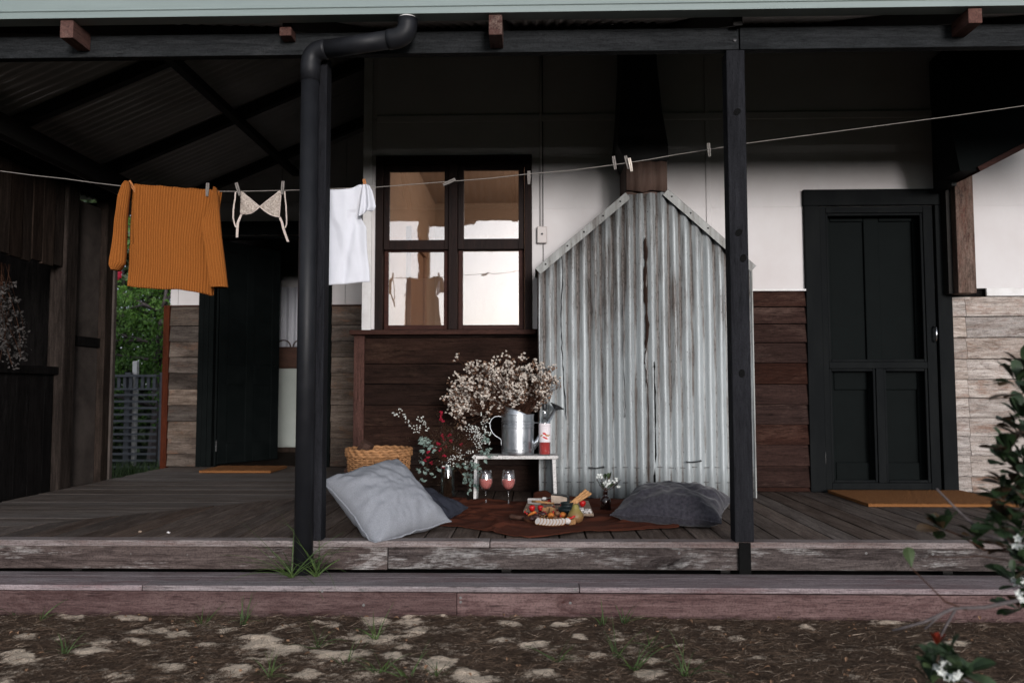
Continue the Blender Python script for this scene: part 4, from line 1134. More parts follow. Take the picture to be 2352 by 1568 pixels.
# ============================================================ ground cover in front of the step
b = MB(); c_ = MB()
n = 0
while n < 60000:
    y = random.uniform(2.05, 3.545); x = random.uniform(-1, 1) * (0.3 + 0.66 * y)
    s = sandy(x, y) if n % 1 == 0 else 0
    if s > 0.55 and random.random() > 0.16: continue
    n += 1
    a = random.gauss(0.15, 1.5)
    d = Vector((math.cos(a), math.sin(a), random.uniform(-0.02, 0.28)))
    q = c_ if random.random() < 0.10 else b
    blade(q, Vector((x, y, ZG + s * 0.006 + random.uniform(-0.002, 0.014) - 0.012 * max(0, (x - 0.3) / 2.4))), d, random.uniform(0.015, 0.06), random.uniform(0.0006, 0.0013), random.uniform(0, 0.4), 2)
tag(b.build('mulch', M['mulch']), 'dark brown fibrous mulch lying over the sand', kind='stuff')
tag(c_.build('straw', M['straw']), 'pale dry straw scattered over the mulch', kind='stuff')
bits = MB()
for k in range(260):
    y = random.uniform(2.1, 3.54); x = random.uniform(-1, 1) * (0.3 + 0.66 * y)
    if random.random() < 0.6: leaf_card(bits, Vector((x, y, ZG + 0.012)), rdir(-0.2, 0.5), Vector((0, 0, 1)), random.uniform(0.012, 0.035), random.uniform(0.004, 0.009), 0.6)
    else: bits.blob((x, y, ZG + 0.010), random.uniform(.003, .008), random.uniform(.003, .007), random.uniform(.002, .005), 6, 4, jit=0.3)
tag(bits.build('leaf_litter', plain('dead leaf', (0.22, 0.13, 0.08), rough=0.9, spec=0.1, jitter=0.6, scale=9)), 'small dead leaves and crumbs scattered on the mulch', kind='stuff')
TUFTS = [(30,1410,7,.16),(95,1424,5,.12),(149,1503,12,.14),(464,1433,11,.12),(559,1432,12,.15),(728,1489,12,.17),(620,1556,12,.12),(789,1526,6,.2),(860,1470,14,.16),(874,1549,13,.15),
         (938,1556,9,.17),(1006,1557,9,.15),(1280,1518,10,.12),(1416,1508,12,.18),(1456,1540,16,.16),(1494,1487,9,.12),(1433,1433,9,.17),(1387,1437,7,.13),(1575,1552,14,.16)]
def tuft(p, n, L, label, group, spread=0.9, w=0.0035):
    t = MB()
    for k in range(n):
        d = Vector((random.uniform(-spread, spread), random.uniform(-spread, spread), random.uniform(0.35, 1.1)))
        blade(t, Vector((random.uniform(-0.012, 0.012), random.uniform(-0.012, 0.012), -0.004)), d, L * random.uniform(0.55, 1.15), w * random.uniform(0.6, 1.1), random.uniform(0.3, 1.3), 6)
    o = t.build('grass_tuft', M['grass'], loc=p)
    return tag(o, label, 'grass', group)
TUFT_LABELS = ['leftmost green grass tuft at the foot of the step', 'short grass tuft near the left edge, in front of the step', 'green grass tuft in the mulch in the lower left', 'grass tuft against the step left of the downpipe', 'grass tuft with pale tips against the step, nearly below the downpipe', 'spreading grass tuft on the sand below the downpipe', 'grass tuft at the bottom edge left of the downpipe', 'single broad bladed tuft at the bottom below the downpipe', 'spreading grass tuft on the sand below the pale cushion', 'grass tuft at the bottom edge below the pale cushion', "grass tuft at the bottom edge below the rug's left end", 'thin grass tuft at the bottom edge below the wine bottle', 'grass tuft in the mulch below the food', 'grass tuft in the mulch below the charcoal cushion', 'largest grass tuft at the bottom edge below the charcoal cushion', 'grass tuft in the mulch just left of the right post', 'tall grass tuft against the step below the charcoal cushion', 'sparse grass tuft against the step below the amber bottle', 'grass tuft at the bottom edge below the right post']
for (px, py, n, L), lb in zip(TUFTS, TUFT_LABELS):
    tuft(G(px, py, ZG), n, L, lb, 'grass tufts in the mulch')
pb = P(672, 1303, YF - 0.02); pb.z = ZS
tuft(Vector((XW(668, 3.70, 1300), 3.72, ZS)), 30, 0.34, 'thick green grass tuft at the left foot of the black downpipe', 'grass at the downpipe', 1.0)
tuft(Vector((XW(722, 3.70, 1300), 3.74, ZS)), 26, 0.40, 'long green grass tuft at the right foot of the black downpipe', 'grass at the downpipe', 1.0)
for px, py, lb in ((387, 1222, 'small white scrap lying on the left part of the deck'), (322, 1220, 'small tan dry leaf lying on the deck near its left front edge')):
    tag(MB().blob((0, 0, 0), 0.008, 0.006, 0.005, 7, 4, jit=0.3).build('scrap', M['white_trim'] if px == 387 else M['straw'], loc=G(px, py, 0.005)), lb, 'scrap')

# ============================================================ door mats
def mat_thing(x0, x1, y0, y1, label):
    cx, cy = (x0 + x1) / 2, (y0 + y1) / 2
    nn = 60
    def fn(u, v): return ((u - 0.5) * (x1 - x0) + 0.003 * fbm(v * 30, u * 30, 1), (v - 0.5) * (y1 - y0), 0.02 + 0.0015 * fbm(u * 60, v * 50, 3))
    b = MB().grid(fn, nn, 24)
    b.box(-(x1 - x0) / 2 + 0.003, (x1 - x0) / 2 - 0.003, -(y1 - y0) / 2 + 0.002, (y1 - y0) / 2 - 0.002, 0.001, 0.0185)
    for k in range(2600):
        u, v = random.random(), random.random()
        if k % 3 == 0: v = 0.005
        p = Vector(((u - 0.5) * (x1 - x0), (v - 0.5) * (y1 - y0), 0.016))
        blade(b, p, Vector((random.uniform(-0.4, 0.4), random.uniform(-0.9, 0.2), 1)), 0.010, 0.0012, 0.1, 1)
    return tag(b.build('door_mat', M['coir'], loc=(cx, cy, 0.0015)), label, 'door mat')
mat_thing(2.06, 2.98, 5.00, 5.68, 'wide orange brown coir mat in front of the black screen door')
mat_thing(-2.93, -2.29, 6.98, 7.45, 'orange brown coir mat in front of the half open black door on the left')

# ============================================================ washing line
YL = 4.15
L_ = lambda px, py, dy=0.0: P(px, py, YL) + Vector((0, dy, 0))
lp = [Vector((-3.47, YL, L_(-60, 386).z + 0.06))] + [L_(a, c) for a, c in ((-60, 386), (0, 393), (75, 402), (150, 411), (220, 420), (290, 428), (390, 436), (480, 440), (545, 440), (600, 439), (690, 436), (780, 433), (860, 430), (950, 424), (1040, 416), (1130, 409), (1215, 400), (1310, 391), (1410, 378), (1490, 366), (1560, 354), (1630, 343), (1700, 332), (1850, 311), (2000, 292), (2180, 267), (2352, 243))]
lp.append(Vector((4.05, YL, lp[-1].z + 0.2))); lp.append(Vector((4.06, YL, zroof(YL) - 0.098)))
for p in lp[1:-2]: p.z += random.uniform(-0.002, 0.002)
line = MB().tube(lp, 0.0021, 6).build('washing_line', M['rope'])
tag(line, 'thin grey cord washing line strung along the verandah', 'washing line')
def peg(px, py, ang, mat, label, dy=0.0):
    b = MB()
    for s_ in (-1, 1):
        b.prism([(s_ * 0.0008, -0.005, 0.036), (s_ * 0.0035 + 0.004 * s_, -0.005, 0.036), (s_ * 0.0085, -0.005, 0.004), (s_ * 0.006, -0.005, -0.036), (s_ * 0.001, -0.005, -0.036), (s_ * 0.0012, -0.005, 0.0)], (0, -0.005, 0), (0, 0.005, 0))
    o = empty('clothes_peg', L_(px, py, dy), label, 'clothes peg', 'wooden clothes pegs on the line')
    o.rotation_euler = (0, R(ang), 0)
    b.build('peg_body', mat, o, bevel=0.0008)
    MB().tube([(-0.009, 0, 0.002), (0.009, 0, 0.002)], 0.0035, 8).build('spring', M['dark_steel'], o)
peg(309, 431, -32, M['peg_tan'], 'tan clothes peg tilted on the left shoulder of the mustard jumper', -0.02)
peg(480, 438, 2, M['peg_grey'], 'grey clothes peg upright on the right shoulder of the mustard jumper', -0.02)
peg(549, 436, -18, M['peg_grey'], 'grey clothes peg holding the left cup of the beige bra', -0.012)
peg(651, 433, 3, M['peg_grey'], 'grey clothes peg holding the right cup of the beige bra', -0.012)
peg(840, 428, -12, M['peg_tan'], 'orange clothes peg holding the shoulder of the white t-shirt', -0.012)
peg(1032, 419, 65, M['peg_grey'], 'grey clothes peg lying sideways on the line in front of the window', -0.004)
peg(1215, 409, 0, M['peg_grey'], 'grey clothes peg hanging at the right edge of the window frame', -0.004)
peg(1411, 375, -8, M['peg_grey'], 'grey clothes peg just left of the pair in front of the black flue', -0.004)
peg(1440, 374, -14, M['peg_grey'], 'darker left peg of the close pair in front of the black flue', -0.006)
peg(1447, 381, -10, M['peg_white'], 'paler right peg of the close pair in front of the black flue', -0.018)
peg(1628, 345, -4, M['peg_white'], 'pale clothes peg alone near the right hand post', -0.004)

def interp(tab, v):
    """tab: rows of (v, value...) -> value at v, smoothly"""
    for a, c in zip(tab, tab[1:]):
        if v <= c[0]:
            t = (v - a[0]) / (c[0] - a[0]) if c[0] > a[0] else 0
            return [x + (y - x) * t for x, y in zip(a[1:], c[1:])]
    return list(tab[-1][1:])
def edge_by_length(pts):
    d = [0.0]
    for (a, c), (e, f) in zip(pts, pts[1:]): d.append(d[-1] + math.hypot(e - a, f - c))
    return [(x / d[-1], *p) for x, p in zip(d, pts)]
jumper = empty('jumper', L_(395, 432), 'mustard orange ribbed knit jumper hanging by its shoulders', 'jumper')
JO = L_(395, 432)
le = edge_by_length([(301, 424), (298, 460), (296, 505), (295, 530), (295, 560), (294, 600), (289, 653)])
re = edge_by_length([(503, 438), (499, 470), (493, 515), (488, 560), (489, 624), (486, 680)])
def body(u, v):
    lx, ly = interp(le, v); rx, ry = interp(re, v)
    x = lx + (rx - lx) * u; y = ly + (ry - ly) * u
    if v == 0: y += 4 * math.sin(math.pi * u) * 0.5 - 3 * fbm(u * 6, 0.3, 1, 2)
    if v > 0.85: y += ((v - 0.85) / 0.15) * (4 * math.sin(u * 5.5 + 0.6) + 2 * fbm(u * 5, 2.2, 1, 2))
    rib = abs(math.sin(math.pi * u * 33))
    fold = 0.020 * fbm(u * 2.6, v * 1.2, 7.7, 2) + 0.022 * math.exp(-((u - 0.07 - 0.03 * v) / 0.035) ** 2) * max(0, 1 - v * 1.5) - 0.022 * math.exp(-((u - 0.03) / 0.03) ** 2) * (1 if v < 0.6 else 0)
    fold += -0.02 * math.exp(-(u / 0.08) ** 2) - 0.035 * math.exp(-((1 - u) / 0.12) ** 2)
    return L_(x + 3, y, -0.020 - 0.014 * rib ** 0.8 - fold) - JO
o = MB().grid(body, 33 * 8, 60).build('jumper_body', M['knit'], jumper, smooth=True)
sol = o.modifiers.new('thick', 'SOLIDIFY'); sol.thickness = 0.02; sol.offset = 1
def sleeve(le, re, y0, nr, dep=0.03):
    le, re = edge_by_length(le), edge_by_length(re)
    def fn(u, v):
        lx, ly = interp(le, v); rx, ry = interp(re, v)
        a = 2 * math.pi * u
        c_, s_ = math.cos(a), math.sin(a)
        rib = abs(math.sin(a * nr / 2)) ** 0.8 * 0.011
        k = 0.5 - 0.5 * c_
        fold = 0.006 * fbm(v * 5, u * 2, y0 * 10, 2)
        return L_(lx + (rx - lx) * k + 3, ly + (ry - ly) * k, y0 - (dep + rib + fold) * s_ * (0.6 + 0.5 * min(1, v * 3))) - JO
    b = MB().grid(fn, nr * 8, 40)
    o = b.build('sleeve', M['knit'], jumper, smooth=True)
sleeve([(299, 424), (291, 432), (283, 457), (277, 509), (271, 564), (264, 600), (263, 614), (271, 625)], [(306, 424), (309, 440), (305, 470), (301, 510), (300, 550), (299, 590), (297, 610), (283, 625)], -0.060, 16)
sleeve([(503, 439), (499, 460), (491, 488), (474, 523), (480, 561), (487, 610), (494, 665)], [(506, 439), (511, 460), (514, 495), (519, 550), (526, 605), (533, 664)], -0.078, 18)

tee = empty('t_shirt', L_(775, 432), 'white short sleeved t-shirt pegged on the line beside the window', 't-shirt')
TO = L_(775, 432)
le = edge_by_length([(700, 433), (699, 520), (698, 600), (697, 657)])
re = edge_by_length([(846, 429), (833, 470), (828, 500), (840, 520), (842, 577), (847, 618), (848, 646)])
def tfn(u, v):
    lx, ly = interp(le, v); rx, ry = interp(re, v)
    x = lx + (rx - lx) * u; y = ly + (ry - ly) * u
    if v < 0.1: y += (1 - v / 0.1) * (6 * math.sin(math.pi * u) - 6 * math.exp(-((u - 0.86) / 0.1) ** 2))
    if v > 0.9: y += (v - 0.9) * 10 * 3 * math.sin(math.pi * u)
    f = 0.014 * fbm(u * 3.5 - v * 1.5, v * 0.8, 2.2, 2) - 0.012 * math.exp(-((u - (0.95 - v * 0.35)) / 0.06) ** 2) * (1 if v > 0.25 else 0) + 0.01 * math.sin((u * 1.2 + v * 0.5) * 7) * v
    f += -0.03 * math.exp(-((1 - u) / 0.07) ** 2)
    return L_(x, y, -0.012 - f) - TO
o = MB().grid(tfn, 70, 60).build('shirt_body', M['tee'], tee, smooth=True)
sol = o.modifiers.new('thick', 'SOLIDIFY'); sol.thickness = 0.006; sol.offset = 1
le2 = edge_by_length([(836, 428), (833, 450), (829, 480), (826, 500)]); re2 = edge_by_length([(850, 428), (857, 440), (862, 460), (865, 476), (860, 484)])
def sfn(u, v):
    lx, ly = interp(le2, v); rx, ry = interp(re2, v)
    x = lx + (rx - lx) * u; y = ly + (ry - ly) * u + (5 * math.sin(u * 9) * v * 0.6)
    return L_(x, y, -0.035 - 0.012 * math.sin(u * 11 + 0.5) * (0.4 + v * 0.7) - 0.01 * math.sin(math.pi * u)) - TO
o = MB().grid(sfn, 40, 24).build('sleeve', M['tee'], tee, smooth=True)
sol = o.modifiers.new('thick', 'SOLIDIFY'); sol.thickness = 0.004; sol.offset = 1

bra = empty('bra', L_(598, 440), 'beige lace bra with dangling straps pegged by its cups', 'bra')
BO = L_(598, 440)
def cup(A, ctr, outer, bulge):
    def fn(u, v):
        bx = outer[0] + (ctr[0] - outer[0]) * u; by = outer[1] + (ctr[1] - outer[1]) * u + bulge * math.sin(math.pi * u)
        x = A[0] + (bx - A[0]) * v; y = A[1] + (by - A[1]) * v
        return L_(x, y, -0.006 - 0.016 * math.sin(math.pi * min(1, v)) * math.sin(math.pi * u) - 0.004 * fbm(u * 9 * v, v * 9, A[0], 3)) - BO
    o = MB().grid(fn, 24, 24).build('cup', M['lace'], bra, smooth=True)
    sol = o.modifiers.new('thick', 'SOLIDIFY'); sol.thickness = 0.003
    n = 14
    MB().tube([fn(1, i / n) for i in range(1, n + 1)] + [fn(1 - i / n, 1) for i in range(1, n + 1)], 0.0035, 6).build('cup_edge', M['strap'], bra, smooth=True)
    MB().tube([fn(0, i / n) for i in range(0, n + 1)], 0.003, 6).build('cup_edge', M['strap'], bra, smooth=True)
cup((555, 440), (597.5, 475.5), (553.5, 490), 8)
cup((647, 437), (597.5, 475.5), (642, 499), 5)
def ribbon(pp, w, y=0.0):
    q = [L_(a, c, y + 0.006 * math.sin(i * 2.1)) - BO for i, (a, c) in enumerate(pp)]
    vs = []
    for p in q: vs += [p + Vector((-w / 2, -0.001, 0)), p + Vector((w / 2, -0.001, 0.0)), p + Vector((w / 2, 0.001, 0)), p + Vector((-w / 2, 0.001, 0))]
    fs = [(i * 4 + k, i * 4 + (k + 1) % 4, i * 4 + 4 + (k + 1) % 4, i * 4 + 4 + k) for i in range(len(q) - 1) for k in range(4)] + [(3, 2, 1, 0), tuple(len(q) * 4 - 4 + k for k in range(4))]
    MB().add(vs, fs).build('strap', M['strap'], bra, bevel=0.0006)
ribbon([(553, 437), (545, 438), (541.5, 443), (540, 456), (536.5, 470), (537, 482), (535.5, 500), (538, 514), (543, 523)], 0.008)
ribbon([(556, 489), (550, 500), (547, 512), (545, 530), (543.5, 545)], 0.013)
ribbon([(648, 436), (653, 438), (655.5, 455), (657, 473), (657, 490), (659, 505), (658, 515), (654.5, 523)], 0.007)
ribbon([(642, 498), (647, 510), (651.5, 525), (656, 540), (661, 555)], 0.013)

# ============================================================ cushions and rug
def pillow(name, c, e1, e2, hw, hh, t, mat, label, seed, wr=1.0, flange=0.012, flat=0.0, t2=None):
    e1 = Vector(e1).normalized(); e2 = Vector(e2); e2 = (e2 - e1 * e2.dot(e1)).normalized(); n = e1.cross(e2)
    if n.z < 0: n = -n
    N_ = 56
    bm = bmesh.new()
    def pt(i, j, s):
        u, v = i / N_ * 2 - 1, j / N_ * 2 - 1
        x = hw * u * (1 - 0.085 * (1 - v * v)); y = hh * v * (1 - 0.085 * (1 - u * u))
        k = max(0, (1 - abs(u) ** 2.4)) * max(0, (1 - abs(v) ** 2.4))
        h = (t if s > 0 else (t2 or t)) * k ** 0.55
        r = 4 * abs(u * v) * (1 - abs(u)) * 2 + 0.25
        h += s * wr * 0.016 * fbm(u * 3.1 + seed, v * 3.1, s * 3.3, 3) * min(1, k * 4)
        cr = math.sin((u * v) * 10 + 3.5 * fbm(u * 1.5, v * 1.5, seed, 2) + 8 * math.atan2(v, u))
        h += s * wr * 0.007 * cr * min(1, k * 3) * (0.3 + max(abs(u), abs(v)) ** 3)
        p = Vector(c) + e1 * x + e2 * y + n * (h * s)
        p += n * (flange * 0.9 * fbm(u * 4, v * 4, seed + 4, 2))
        if flat is not None and p.z < flat: p.z = flat + (p.z - flat) * 0.04
        return p
    vt = {}
    for s in (1, -1):
        for j in range(N_ + 1):
            for i in range(N_ + 1):
                edge = i in (0, N_) or j in (0, N_)
                key = (i, j, 0 if edge else s)
                if key not in vt: vt[key] = bm.verts.new(pt(i, j, s))
        for j in range(N_):
            for i in range(N_):
                q = []
                for a, d in ((i, j), (i + 1, j), (i + 1, j + 1), (i, j + 1)):
                    q.append(vt[(a, d, 0 if (a in (0, N_) or d in (0, N_)) else s)])
                if s < 0: q.reverse()
                bm.faces.new(q)
    me = bpy.data.meshes.new(name); bm.to_mesh(me); 
    # piped seam round the edge
    ring = [(i, 0) for i in range(N_)] + [(N_, j) for j in range(N_)] + [(i, N_) for i in range(N_, 0, -1)] + [(0, j) for j in range(N_, 0, -1)]
    rp = [vt[(i, j, 0)].co.copy() for i, j in ring]
    bm.free()
    root = empty(name, c, label, 'cushion')
    o = link('cushion_cover', me, mat, root, loc=-Vector(c), smooth=True)
    rp.append(rp[0])
    MB().tube(rp, 0.0045, 6, caps=False).build('seam', mat, root, loc=-Vector(c), smooth=True)
    return root
Bc = P(880, 1238, 3.86)
e1, e2 = Vector((0.352, 0.336, 0.125)), Vector((0.315, -0.225, -0.31))
cc = Bc - e2.normalized() * 0.245 + e1.normalized() * 0.245
cL, cT, cR, cB = P(742, 1112, 4.0), P(895, 1064, 4.35), P(1030, 1194, 4.12), P(880, 1242, 3.88)
cc = (cL + cT + cR + cB) / 4
e1, e2 = (cT - cL) + (cR - cB), (cB - cL) + (cR - cT)
pillow('cushion', cc, e1, e2, 0.238, 0.252, 0.140, M['linen'], 'large pale grey linen cushion leaning at the front edge of the deck', 1.3, 0.45, 0.012, 0.006)
pillow('cushion', P(950, 1166, 4.50), (0.85, -0.35, -0.30), (0.35, 0.80, 0.32), 0.235, 0.2, 0.085, M['navy'], 'dark navy cushion tucked behind the pale grey one', 5.1, 0.8, 0.012, 0.012)
vc = G(1548, 1196, 0.0); vc.z = 0.082
pillow('cushion', vc, (0.93, -0.36, -0.02), (0.36, 0.9, 0.12), 0.29, 0.255, 0.118, M['velvet'], 'charcoal velvet cushion lying on the rug beside the right post', 9.4, 0.8, 0.012, 0.012)
fr = edge_by_length([(985, 1208), (1060, 1213), (1120, 1222), (1180, 1234), (1215, 1237.5), (1250, 1235), (1330, 1226), (1430, 1221), (1560, 1214)])
ba = edge_by_length([(1005, 1152), (1130, 1154), (1260, 1153), (1400, 1154), (1560, 1156)])
def rug(u, v):
    fx, fy = interp(fr, u); bx, by = interp(ba, u)
    a, c = G(fx, fy), G(bx, by)
    p = a.lerp(c, v)
    w = fbm(p.x * 2.2 + 3, p.y * 5.5 - p.x * 1.2, 0.5, 3)
    ridge = max(0, 1 - abs(w) * 3.2) ** 2
    e = min(1, v * 9) * 1.0
    z = 0.006 + 0.022 * ridge * (0.25 + 0.75 * e) + 0.008 * max(0, fbm(p.x * 9, p.y * 9, 2.5, 3))
    mid = math.exp(-((u - 0.45) / 0.22) ** 2 - ((v - 0.5) / 0.35) ** 2)
    z = z * (1 - 0.75 * mid) + 0.004 * mid
    z += 0.045 * max(0, (v - 0.86) / 0.14) * (0.6 + 0.6 * fbm(u * 6, 1.2, 8, 2)) * (0.0 if 0.12 < u < 0.40 else 1.0 if u < 0.62 else 0.4)
    z += 0.018 * math.exp(-((v - 0.13 - 0.05 * math.sin(u * 8)) / 0.05) ** 2) * max(0, fbm(u * 4, 3, 1, 2) + 0.4)
    return Vector((p.x, p.y, z))
o = MB().grid(rug, 170, 90).build('picnic_rug', M['rug'], smooth=True)
sol = o.modifiers.new('thick', 'SOLIDIFY'); sol.thickness = 0.003; sol.offset = 1
tag(o, 'rust brown cloth rug spread in wrinkles on the deck under the food', 'rug')

# ============================================================ wicker basket
def jittube(mb, pp, r, seg=6): mb.tube(pp, r, seg)
bc = P(870, 1100, 5.02); bc.z = 0.0
basket = empty('wicker_basket', bc, 'round honey coloured wicker basket of firewood behind the pale grey cushion', 'basket')
rt, rb, hb = 0.196, 0.165, 0.36
def brad(z): return rb + (rt - rb) * (z / hb) ** 0.8
b = MB()
ns = 34
for row in range(24):
    z = 0.012 + row * 0.0129
    pp = []
    for k in range(ns * 4 + 1):
        a = 2 * math.pi * k / (ns * 4)
        r = brad(z) + 0.0045 * math.cos(ns * a / 1 * 0.5 + math.pi * row)
        pp.append((r * math.cos(a), r * math.sin(a), z + 0.001 * math.sin(a * 5 + row)))
    b.tube(pp, 0.0062, 5, caps=False)
b.build('weave', M['wicker'], basket, smooth=True)
b = MB()
for k in range(ns):
    a = 2 * math.pi * (k + 0.5) / ns
    b.tube([(brad(z) * math.cos(a), brad(z) * math.sin(a), z) for z in (0.004, 0.1, 0.2, 0.345)], 0.0058, 5)
tag(b.build('stakes', M['wicker'], basket, smooth=True), kind='stuff')
b = MB()
for q, z in enumerate((0.320, 0.335, 0.351)):
    b.tube([((rt + 0.004 + 0.003 * math.sin(22 * a + q * 2)) * math.cos(a), (rt + 0.004 + 0.003 * math.sin(22 * a + q * 2)) * math.sin(a), z + 0.003 * math.cos(22 * a + q * 2)) for a in [2 * math.pi * k / 132 for k in range(133)]], 0.0105, 6, caps=False)
b.build('rim', M['wicker'], basket, smooth=True)
MB().lathe([(0.0001, 0.003), (rb - 0.01, 0.003), (rb - 0.006, 0.1), (rt - 0.018, 0.315)], 28, caps=False).build('lining', M['log'], basket)
for (x, y, z, L, rx, ry, lb) in ((-0.125, -0.02, 0.345, 0.24, 0.5, 0.25, 'split firewood log poking up at the left rim of the wicker basket'), (0.05, 0.0, 0.30, 0.26, 1.35, 0.3, 'dark firewood log lying across the middle of the wicker basket'), (0.09, 0.06, 0.30, 0.2, 1.1, -0.5, 'short firewood log at the right side of the wicker basket')):
    vs = [(0.045 * math.cos(a) * (1 + 0.2 * math.sin(3 * a)), 0.04 * math.sin(a), 0) for a in (0.3, 1.2, 2.2, 3.3, 4.4, 5.4)]
    o = MB().prism([Vector(v) - Vector((0, 0, L / 2)) for v in vs], (0, 0, -L / 2), (0, 0, L / 2)).build('firewood_log', M['log'], loc=bc + Vector((x, y, z - 0.05)), rot=(rx * 0.6, rx, ry), bevel=0.006)
    tag(o, lb, 'firewood', 'firewood in the basket')

# ============================================================ white crate, watering can, bottle
YQ = 5.15
cx0, cx1 = XW(1088, YQ, 1045), XW(1280, YQ, 1045)
cz = P(1185, 1046, YQ).z
cd = 0.185
crate = empty('white_crate', ((cx0 + cx1) / 2, YQ, 0.004), 'worn white timber crate stood on its side as a little table', 'crate')
def cr(name, x0, x1, y0, y1, z0, z1, rot=None):
    c = Vector(((x0 + x1) / 2, (y0 + y1) / 2, (z0 + z1) / 2))
    return MB().box(x0 - c.x, x1 - c.x, y0 - c.y, y1 - c.y, z0 - c.z, z1 - c.z).build(name, M['crate'], crate, loc=c - Vector(crate.location), rot=rot, bevel=0.003)
cr('top_board', cx0 - 0.006, cx1 + 0.008, YQ, YQ + cd * 0.48, cz - 0.022, cz)
cr('top_board', cx0 - 0.004, cx1 + 0.006, YQ + cd * 0.49, YQ + cd, cz - 0.022, cz - 0.001)
cr('side_board', cx0, cx0 + 0.020, YQ + 0.004, YQ + cd - 0.002, 0.004, cz - 0.023, (0, R(1.2), 0))
cr('side_board', cx1 - 0.028, cx1 - 0.006, YQ + 0.004, YQ + cd - 0.002, 0.004, cz - 0.023, (0, R(-2.2), 0))

wcx = P(1189, 1000, YQ + 0.09)
WC = Vector((wcx.x, YQ + 0.092, cz + 0.0006))
can = empty('watering_can', WC, 'shiny galvanised watering can holding the dried flowers on the white crate', 'watering can')
cr_, ch = 0.106, 0.262
b = MB()
prof = [(0.0001, 0.0), (cr_ - 0.002, 0.0), (cr_, 0.004), (cr_, 0.028), (cr_ + 0.003, 0.031), (cr_ + 0.003, 0.035), (cr_, 0.038)]
for z in (0.176, 0.196, 0.214): prof += [(cr_, z - 0.005), (cr_ + 0.003, z - 0.002), (cr_ + 0.003, z + 0.002), (cr_, z + 0.005)]
prof += [(cr_, ch - 0.006), (cr_ + 0.003, ch - 0.004), (cr_ + 0.003, ch), (cr_ - 0.002, ch), (cr_ - 0.003, 0.15), (0.0001, 0.14)]
b.lathe(prof, 48, caps=False)
b.build('can_body', M['steel'], can, smooth=True).modifiers.new('es', 'EDGE_SPLIT')
# half hood rising over the left front of the opening
def hood(u, v):
    a = math.pi * (0.55 + 1.15 * u)
    up = math.sin(math.pi * u) ** 0.8
    r = cr_ + 0.002 - 0.016 * v * up
    return (r * math.cos(a), r * math.sin(a), ch - 0.003 + 0.052 * up * v + 0.006 * (1 - u) * v - 0.016 * (1 - v) * up * 0)
o = MB().grid(hood, 30, 4).build('hood', M['steel'], can, smooth=True)
sol = o.modifiers.new('thick', 'SOLIDIFY'); sol.thickness = 0.0015
def strip(pts, w, name, parent, mat, ax=Vector((0, 1, 0))):
    pts = [Vector(p) for p in pts]
    vs = []
    for i, p in enumerate(pts):
        t = (pts[min(i + 1, len(pts) - 1)] - pts[max(i - 1, 0)]).normalized()
        n = t.cross(ax).normalized() * 0.0016
        vs += [p - ax * w / 2 - n, p + ax * w / 2 - n, p + ax * w / 2 + n, p - ax * w / 2 + n]
    fs = [(i * 4 + k, i * 4 + (k + 1) % 4, i * 4 + 4 + (k + 1) % 4, i * 4 + 4 + k) for i in range(len(pts) - 1) for k in range(4)] + [(3, 2, 1, 0), tuple(len(pts) * 4 - 4 + k for k in range(4))]
    return MB().add(vs, fs).build(name, mat, parent)
hp_ = [(-0.104, 0, 0.245), (-0.125, 0, 0.250), (-0.150, 0, 0.246), (-0.172, 0, 0.228), (-0.182, 0, 0.20), (-0.178, 0, 0.17), (-0.165, 0, 0.142), (-0.145, 0, 0.122), (-0.122, 0, 0.108), (-0.107, 0, 0.095), (-0.1065, 0, 0.06)]
strip(hp_, 0.02, 'handle', can, M['steel'])
rc = P(1279, 934, WC.y) - WC
MB().tube([(0.098, 0, 0.045), (0.13, 0, 0.088), rc * 0.97 + Vector((-0.004, 0, -0.006))], [0.022, 0.017, 0.0105], 18).build('spout', M['steel'], can, smooth=True)
sdir = (rc - Vector((0.13, 0, 0.088))).normalized()
o = MB().lathe([(0.011, -0.02), (0.02, -0.012), (0.048, 0.004), (0.050, 0.007), (0.046, 0.010), (0.0001, 0.014)], 28, caps=False).build('rose', M['dark_steel'], can, loc=rc)
o.rotation_euler = (sdir * 0.8 + Vector((0.12, 0.02, 0.35))).to_track_quat('Z', 'Y').to_euler()
MB().tube([(cr_, 0, 0.206), (0.19, 0, 0.205)], 0.003, 6).build('brace', M['steel'], can)

# dried everlasting flowers in the can
db = empty('dried_flower_bunch', WC + Vector((0, 0, 0.15)), 'big bunch of dried cream everlasting flowers in the watering can', 'dried flowers')
DO = WC + Vector((0, 0, 0.15))
stems, heads, brown = MB(), MB(), MB()
def floret(mb, p, r):
    """a tiny papery head: a squashed ball with a ragged skirt"""
    n = rdir(-0.2, 1)
    mb.blob(p, r, r, r * 0.8, 5, 3, jit=0.25)
    for q in range(4):
        d = rdir(); leaf_card(mb, p, d, n, r * 1.7, r * 0.5)
clusters = []
for k in range(290):
    t = random.random()
    px = random.gauss(1168, 62); py = random.gauss(890, 34)
    if ((px - 1160) / 128) ** 2 + ((py - 884) / 66) ** 2 > 1.0: continue
    clusters.append((px, py))
for k in range(70): clusters.append((random.gauss(1052, 16), random.gauss(912, 22)))
for k in range(20): clusters.append((random.uniform(1040, 1130), random.gauss(941, 9)))
clusters += [(1048, 822), (1052, 813), (1157, 812), (1165, 817), (1192, 822), (1198, 815), (1205, 822), (1262, 858), (1278, 884), (1285, 884), (1259, 890), (1250, 870), (1082, 836), (1075, 845), (1270, 842)]
mouth = Vector((0, 0, 0.11))
